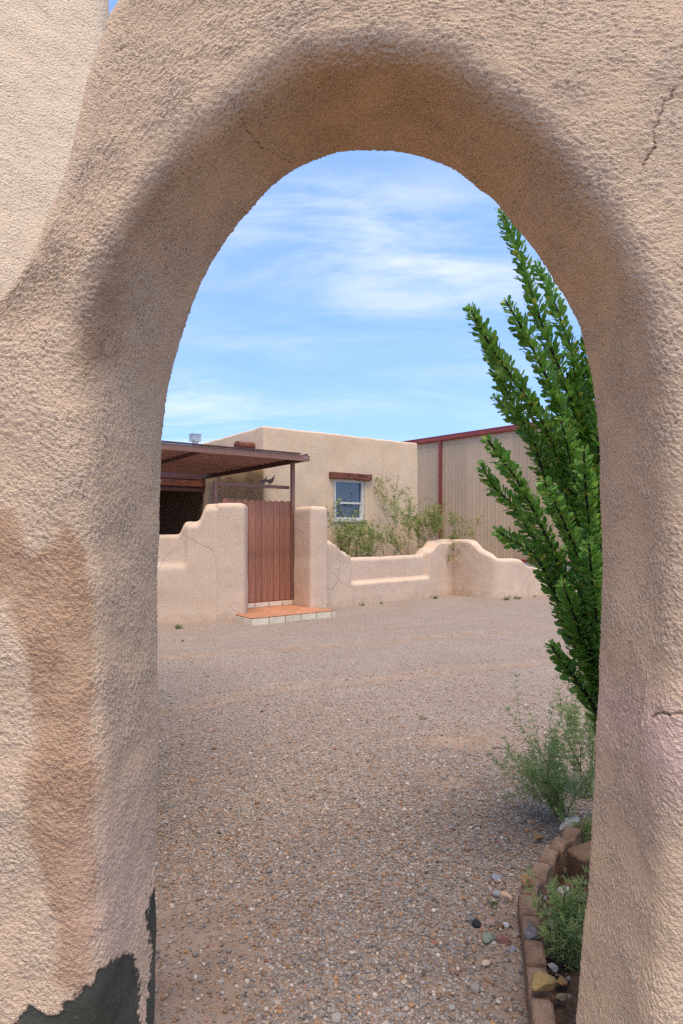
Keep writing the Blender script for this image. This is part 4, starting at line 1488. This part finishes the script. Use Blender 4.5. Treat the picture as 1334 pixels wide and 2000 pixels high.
def grow_bush(name, loc, stems, height, spread, leaf_m, stem_m, leafL, leafW, label, cat, group, levels=3, density=1.0, lean=(0, 0), seed=0, r0=.009, leaf_from=1, droop=0.0, branch=(3, 5)):
    rnd = random.Random(seed)
    lr = random.Random(seed + 999)
    root = empty(name, loc)
    tag(root, label, cat, group)
    lv = Leaves()

    def rv(s): return Vector((rnd.uniform(-s, s), rnd.uniform(-s, s), rnd.uniform(-s, s)))

    def leaf_at(p, d):
        a, c = perp(d)
        an = lr.random() * 6.28
        ld = ((a * math.cos(an) + c * math.sin(an)) * lr.uniform(.5, 1.1) + d * lr.uniform(.3, 1.0) - Vector((0, 0, droop * lr.random()))).normalized()
        sd = ld.cross(Vector((lr.uniform(-1, 1), lr.uniform(-1, 1), lr.uniform(-1, 1)))); 
        if sd.length < 1e-4: return
        sd.normalize()
        L = leafL * lr.uniform(.6, 1.25)
        lv.leaf(p, ld, sd, L, leafW * lr.uniform(.7, 1.2), lr.uniform(-.1, .3), 'thin')

    def shoot(mb, p, d, L, r, lev):
        n = max(4, int(L / .035))
        pts = [p.copy()]; rad = [r]
        q = p.copy(); dd = d.copy()
        for i in range(n):
            dd = (dd + rv(.16) + Vector((0, 0, .035))).normalized()
            q = q + dd * (L / n)
            pts.append(q.copy()); rad.append(max(.0008, r * (1 - .75 * (i + 1) / n)))
            u = (i + 1) / n
            if lev >= leaf_from:
                for _ in range(int(density * (1.6 + 1.4 * u) + lr.random())): leaf_at(q + Vector((lr.uniform(-.006, .006), lr.uniform(-.006, .006), 0)), dd)
        mb.tube(pts, rad, 5 if lev == 0 else 4, cap=False)
        if lev < levels:
            for _ in range(rnd.randint(*branch)):
                i = rnd.randint(max(1, n // 3), n)
                nd = (dd * .9 + rv(.75) + Vector((0, 0, .2))).normalized()
                shoot(mb, pts[i], nd, L * rnd.uniform(.38, .62), rad[i] * .7, lev + 1)
        else:
            for _ in range(3): leaf_at(q, dd)
    for s in range(stems):
        mb = MB()
        an = rnd.random() * 6.28
        d = Vector((math.cos(an) * spread + lean[0], math.sin(an) * spread + lean[1], 1)).normalized()
        shoot(mb, Vector((rnd.uniform(-.03, .03), rnd.uniform(-.03, .03), 0)), d, height * rnd.uniform(.42, .62), r0, 0)
        mb.build('stem', stem_m, root, True)
    o = lv.build('foliage', leaf_m, root)
    o['kind'] = 'stuff'
    return root


def build_shrubs():
    specs = [
        ((690, 13.6), 6, 2.2, .38, 'shrub_leaf', 'wispy shrub with thin leaves growing below the house window', 21, (.05, 0)),
        ((742, 13.9), 3, 2.0, .36, 'shrub_leaf', 'sparse bare-twigged shrub just right of the house window', 44, (.12, 0)),
        ((812, 14.7), 5, 2.65, .32, 'shrub_leaf', 'tall wispy shrub at the right corner of the house', 35, (0, 0)),
        ((862, 15.2), 5, 2.3, .38, 'yellow_leaf', 'yellow-green shrub in front of the red downspout', 53, (.10, 0)),
    ]
    for (px, D), st, h, sp, m, lab, sd, ln in specs:
        p = at(px, 1000, D)
        grow_bush('desert_shrub', (p.x, p.y, 0.25), st, h, sp, M[m], M['twig'], .085, .016, lab, 'shrub', 'shrubs behind the low wall', 3, 0.4, ln, sd, .012, 2, .35, (3, 4))
    # soil of the planting strip behind the wall
    p0, p1 = Vector((-0.2, 12.55)), Vector((2.5, 15.0))
    # feathery plants of the bed
    bed = [
        (1098, 1596, 19, .62, .62, 'feathery pale green plant leaning over the gravel by the white rock', 5, (-.75, .0), .032),
        (1146, 1560, 11, .92, .42, 'tall wispy green plant at the foot of the ocotillo', 8, (-.18, .1), .030),
        (1132, 1660, 5, .26, .75, 'small feathery tuft between the edging and the dark brick', 15, (-.1, 0), .026),
        (1122, 1900, 13, .42, .24, 'bushy pale green plant inside the nearest stretch of edging', 9, (-.04, .16), .030),
    ]
    for px, py, st, h, sp, lab, sd, ln, lf in bed:
        p = on_ground(px, py)
        grow_bush('feathery_plant', (p.x, p.y, 0.0), st, h, sp, M['sage_leaf'], M['green_stem'], lf, .0030, lab, 'plant', 'feathery plants in the bed', 1, 3.8, ln, sd, .0032, 0, .1, (4, 6))


build_shrubs()


# ------------------------------------------------------------------ edging blocks
def build_edging():
    P = catmull([(a, b) for a, b in CURB], 900)
    L = np.concatenate([[0], np.cumsum(np.linalg.norm(np.diff(P, axis=0), axis=1))])
    pitch = 0.135
    block = 3
    names = ['scalloped concrete edging block under the big mustard-yellow stone, nearest the arch', 'scalloped concrete edging block under the grey-purple rock',
             'scalloped concrete edging block where the bed edge bends, beyond the orange-brown rock', 'scalloped concrete edging block furthest from the arch, by the white rock']
    s = 0.30
    k = 0
    gap = 0.006
    while s + pitch * block < L[-1] and k < 4:
        n_t = 12
        TH = 0.062
        vs = []; fs = []
        cols_ = []
        nn = n_t * block + 1
        sx = np.linspace(s + gap / 2, s + pitch * block - gap / 2, nn)
        cx = np.interp(sx, L, P[:, 0]); cy = np.interp(sx, L, P[:, 1])
        # blocks are straight pieces: chord
        a = np.array([cx[0], cy[0]]); e = np.array([cx[-1], cy[-1]])
        td = (e - a) / np.linalg.norm(e - a); nr = np.array([td[1], -td[0]])      # into the bed
        c = (a + e) / 2
        rz = math.atan2(td[1], td[0])
        lx = np.linspace(-np.linalg.norm(e - a) / 2, np.linalg.norm(e - a) / 2, nn)
        for i in range(nn):
            u = (i / n_t) % 1.0
            if i == nn - 1: u = 1.0
            arch = math.sqrt(max(0, 1 - (2 * u - 1) ** 2))
            z = 0.074 + 0.058 * arch
            for (y, zz) in ((0.0, -0.06), (0.0, z - .007), (-.007, z), (-TH + .007, z), (-TH, z - .007), (-TH, -0.06)):
                vs.append((lx[i], y + random.uniform(-.0008, .0008), zz))
        for i in range(nn - 1):
            for j in range(5):
                fs.append((i * 6 + j, i * 6 + j + 1, (i + 1) * 6 + j + 1, (i + 1) * 6 + j))
        fs += [tuple(range(6)), tuple((nn - 1) * 6 + j for j in range(5, -1, -1))]
        b = MB(); b.add(vs, fs)
        o = b.build('edging_block', M['edging'], None, False, (c[0], c[1], random.uniform(-.006, .006)), rz + random.uniform(-.015, .015))
        tag(o, names[k], 'edging', 'scalloped edging blocks round the bed')
        s += pitch * block
        k += 1
    # earth of the bed, a little mounded
    inner = [(p[0], p[1]) for p in P[::12]]
    vs = []; fs = []
    m = 10
    n = len(inner)
    for (x, y) in inner:
        for j in range(m):
            u = j / (m - 1)
            X = x + .05 + u * (2.1 - x)
            Y = y - .02 * (1 - u) if u < .3 else y + 0.12 * u
            vs.append((X, Y, 0.012 + 0.03 * math.sin(min(1, u * 3) * 1.57) + 0.008 * math.sin(17 * X + 9 * Y) + 0.006 * math.sin(41 * Y)))
    for i in range(n - 1):
        for j in range(m - 1):
            fs.append((i * m + j, i * m + j + 1, (i + 1) * m + j + 1, (i + 1) * m + j))
    b = MB(); b.add(vs, fs)
    me = b.mesh('bed_soil', True)
    rnd = random.Random(3)
    pv = []; pf = []; pc = []
    for k in range(1500):
        t_ = rnd.random()
        i = int(t_ * (len(P) - 1))
        x = P[i, 0] + .07 + rnd.random() ** 1.3 * .9; y = P[i, 1] + rnd.uniform(-.05, .1)
        if y < 1.72: continue
        r = .006 * math.exp(rnd.gauss(0, .55))
        c = PAL[rnd.randrange(len(PAL))] * rnd.uniform(.5, 1.0)
        o_ = len(pv)
        a_ = rnd.random() * 3.14
        for (u, w, q) in ((1, 0, 0), (-1, 0, 0), (0, 1, 0), (0, -1, 0), (0, 0, .7), (0, 0, -.7), (.6, .6, .3), (-.6, -.6, .3)):
            j = rnd.uniform(.75, 1.2) * r
            pv.append((x + (u * math.cos(a_) - w * math.sin(a_)) * j, y + (u * math.sin(a_) + w * math.cos(a_)) * j, .042 + q * j)); pc.append((*c, 1))
        for f_ in ((0, 6, 4), (6, 2, 4), (2, 1, 4), (1, 7, 4), (7, 3, 4), (3, 0, 4), (0, 2, 6), (1, 3, 7), (2, 0, 5), (1, 2, 5), (3, 1, 5), (0, 3, 5)): pf.append(tuple(o_ + z_ for z_ in f_))
    pm = mesh_np('bed_gravel', np.array(pv), np.array(pf), False)
    attr_col(pm, 'tint', np.array(pc))
    tag(obj('bed_gravel', pm, M['pebble']), 'small brown stones and debris covering the bed behind the edging', 'gravel', kind='stuff')
    o = obj('bed_soil', me, plain('bed_earth', (0.10, 0.062, 0.04), 0.95, 0.1, 0.4, 30, 0.8))
    tag(o, kind='structure')


build_edging()


# ------------------------------------------------------------------ rocks
def rock_mesh(name, sx, sy, sz, seed, cuts=5, sub=3):
    rnd = random.Random(seed)
    bm = bmesh.new()
    bmesh.ops.create_icosphere(bm, subdivisions=sub, radius=1.0)
    for _ in range(cuts):
        d = Vector((rnd.uniform(-1, 1), rnd.uniform(-1, 1), rnd.uniform(-.6, 1))).normalized()
        lim = rnd.uniform(.45, .80)
        for v in bm.verts:
            e = v.co.dot(d) - lim
            if e > 0: v.co -= d * e * .97
    for v in bm.verts:
        v.co *= 1 + .05 * math.sin(4.1 * v.co.x + seed) * math.cos(3.7 * v.co.y - seed) + rnd.uniform(-.012, .012)
        v.co.x *= sx; v.co.y *= sy; v.co.z *= sz
    me = bpy.data.meshes.new(name)
    bm.to_mesh(me); bm.free()
    me.polygons.foreach_set('use_smooth', [True] * len(me.polygons))
    return me


def build_rocks():
    spec = [  # bearing x, y of the foot, base z, size px, aspect (y, z), colours, label
        (1027, 1728, .118, 32, .8, .75, (.36, .15, .075), (.42, .20, .11), 'orange-brown rock on the edging where it starts to bend', 1),
        (990, 1760, 0, 25, 1.0, .55, (.58, .36, .22), (.62, .45, .32), 'peach coloured stone lying on the gravel left of the edging', 2),
        (955, 1840, 0, 26, .8, .55, (.17, .205, .135), (.25, .28, .20), 'pale green stone in the cluster of stones on the gravel', 3),
        (985, 1844, 0, 24, .9, .60, (.20, .065, .055), (.30, .16, .13), 'maroon stone next to the pale green stone', 4),
        (933, 1811, 0, 18, .9, .75, (.018, .02, .022), (.04, .04, .045), 'small black stone at the left of the stone cluster', 5),
        (957, 1808, 0, 20, .8, .55, (.38, .22, .19), (.46, .31, .27), 'pinkish stone above the pale green one', 6),
        (948, 1888, 0, 22, .6, .50, (.52, .38, .25), (.62, .50, .36), 'cream stone lying alone on the gravel below the cluster', 7),
        (1037, 1832, .112, 34, .75, .62, (.10, .085, .085), (.22, .19, .195), 'grey-purple rock lying on the edging beside the plant', 8),
        (1063, 1932, .126, 46, .75, .62, (.31, .185, .055), (.38, .25, .10), 'big mustard-yellow stone on the nearest edging', 9),
        (972, 1720, 0, 18, .8, .5, (.23, .24, .26), (.32, .33, .35), 'blue-grey stone on the gravel above the peach stone', 10),
        (1112, 1626, .06, 44, .8, .7, (.58, .52, .42), (.68, .62, .52), 'white rock half hidden under the feathery plant', 11),
        (1098, 1745, .04, 26, .8, .6, (.40, .34, .31), (.50, .43, .40), 'pale pinkish rock inside the bed behind the plant', 12),
        (1078, 1895, .05, 20, .8, .7, (.36, .33, .33), (.46, .43, .43), 'light grey pebble inside the bed by the yellow stone', 13),
        (1094, 1922, .04, 24, .7, .5, (.26, .15, .055), (.34, .20, .08), 'ochre flat stone inside the bed right of the yellow one', 14),
        (1098, 1952, .04, 26, .6, .45, (.20, .16, .085), (.28, .22, .13), 'olive-brown flat stone at the bottom of the bed', 15),
        (968, 1752, 0, 20, .7, .45, (.27, .27, .27), (.36, .36, .36), 'grey stone just left of the peach stone', 16),
        (1040, 1760, .115, 26, .5, .30, (.34, .15, .07), (.40, .20, .10), 'thin rust-red stone on the edging below the orange rock', 17),
        (975, 1815, 0, 15, .8, .6, (.16, .085, .05), (.24, .14, .08), 'small brown stone between the green and the maroon', 18),
        (986, 1812, 0, 14, .8, .6, (.44, .44, .46), (.54, .54, .56), 'small whitish stone above the maroon one', 19),
        (918, 1800, 0, 16, .8, .5, (.17, .15, .13), (.24, .21, .19), 'flat grey-brown stone left of the black stone', 20),
        (846, 1848, 0, 14, .8, .6, (.30, .12, .07), (.36, .17, .11), 'small brick-red pebble alone on open gravel', 21),
        (1004, 1858, 0, 13, .8, .6, (.22, .22, .24), (.30, .30, .32), 'small blue-grey stone against the edging foot', 22),
        (1052, 1640, .02, 20, .8, .6, (.27, .14, .06), (.34, .20, .10), 'tan stone in the dirt left of the edging bend', 23),
        (690, 1862, 0, 14, .8, .5, (.50, .38, .30), (.58, .47, .38), 'pale pink pebble in the middle of the open gravel', 24),
    ]
    for (px, py, bz, s, ay, az, c1, c2, lab, sd) in spec:
        p = on_ground(px, py, bz)
        r = s * 1.28 / F * p.y / 2
        me = rock_mesh('rock', r, r * ay, r * az, sd, 11 if sd % 2 else 8)
        z = bz if bz > 0 else gz(p.x, p.y)
        o = obj('rock', me, rock_mat('rock_%s' % lab.split()[0], c1, c2), None, (p.x, p.y, z + r * az * .72), random.uniform(-.5, .5))
        tag(o, lab, 'rock', 'loose stones by the bed')
    # dark brick-like block standing in the bed against the wall
    p = on_ground(1160, 1725, .03)
    b = MB(); b.box(-.09, .09, -.045, .045, 0, .13)
    o = b.build('paving_brick', rock_mat('rock_block', (.15, .085, .045), (.21, .12, .06)), None, False, (p.x, p.y + .05, .03), R(20))
    bevel(o, .012, 2)
    o.rotation_euler = (R(6), R(-4), R(24))
    tag(o, 'dark brown block standing in the bed behind the right jamb', 'brick')


build_rocks()


# ------------------------------------------------------------------ weeds
def weed(px, py, s, n, lab, sd):
    rnd = random.Random(sd)
    p = on_ground(px, py)
    lv = Leaves()
    for _ in range(n):
        an = rnd.random() * 6.28
        d = Vector((math.cos(an) * rnd.uniform(.3, 1.2), math.sin(an) * rnd.uniform(.3, 1.2), rnd.uniform(.4, 1.0))).normalized()
        sd_ = d.cross(Vector((rnd.uniform(-1, 1), rnd.uniform(-1, 1), rnd.uniform(-1, 1)))).normalized()
        lv.leaf(Vector((rnd.gauss(0, .25) * s, rnd.gauss(0, .25) * s, 0)), d, sd_, s * rnd.uniform(.5, 1.2), s * .12, rnd.uniform(0, .5), 'thin')
    o = lv.build('weed', M['weed'], None)
    o.location = (p.x, p.y, gz(p.x, p.y))
    tag(o, lab, 'weed', 'weeds at the foot of the walls')


def build_weeds():
    weed(350, 1228, .085, 60, 'small green weed on the gravel before the left wall', 1)
    weed(356, 1252, .05, 16, 'tiny dry weed just below the green weed on the left', 2)
    weed(708, 1183, .08, 22, 'little weed at the wall foot just right of the step', 3)
    weed(745, 1180, .07, 16, 'low weed at the foot of the bench', 4)
    weed(850, 1170, .10, 30, 'weed tuft near the inner corner of the low wall', 5)
    weed(990, 1172, .12, 36, 'dry grass tuft at the foot of the curving wall', 6)
    weed(1010, 1170, .10, 40, 'yellowish grass tuft on the right along the curving wall', 7)
    weed(1040, 1166, .10, 24, 'last grass tuft by the curving wall before the ocotillo', 8)
    weed(965, 1772, .035, 22, 'tiny green sprout among the stones on the gravel', 9)
    weed(826, 1404, .045, 20, 'tiny sprout in the middle of the gravel yard', 10)


build_weeds()

bpy.context.view_layer.update()
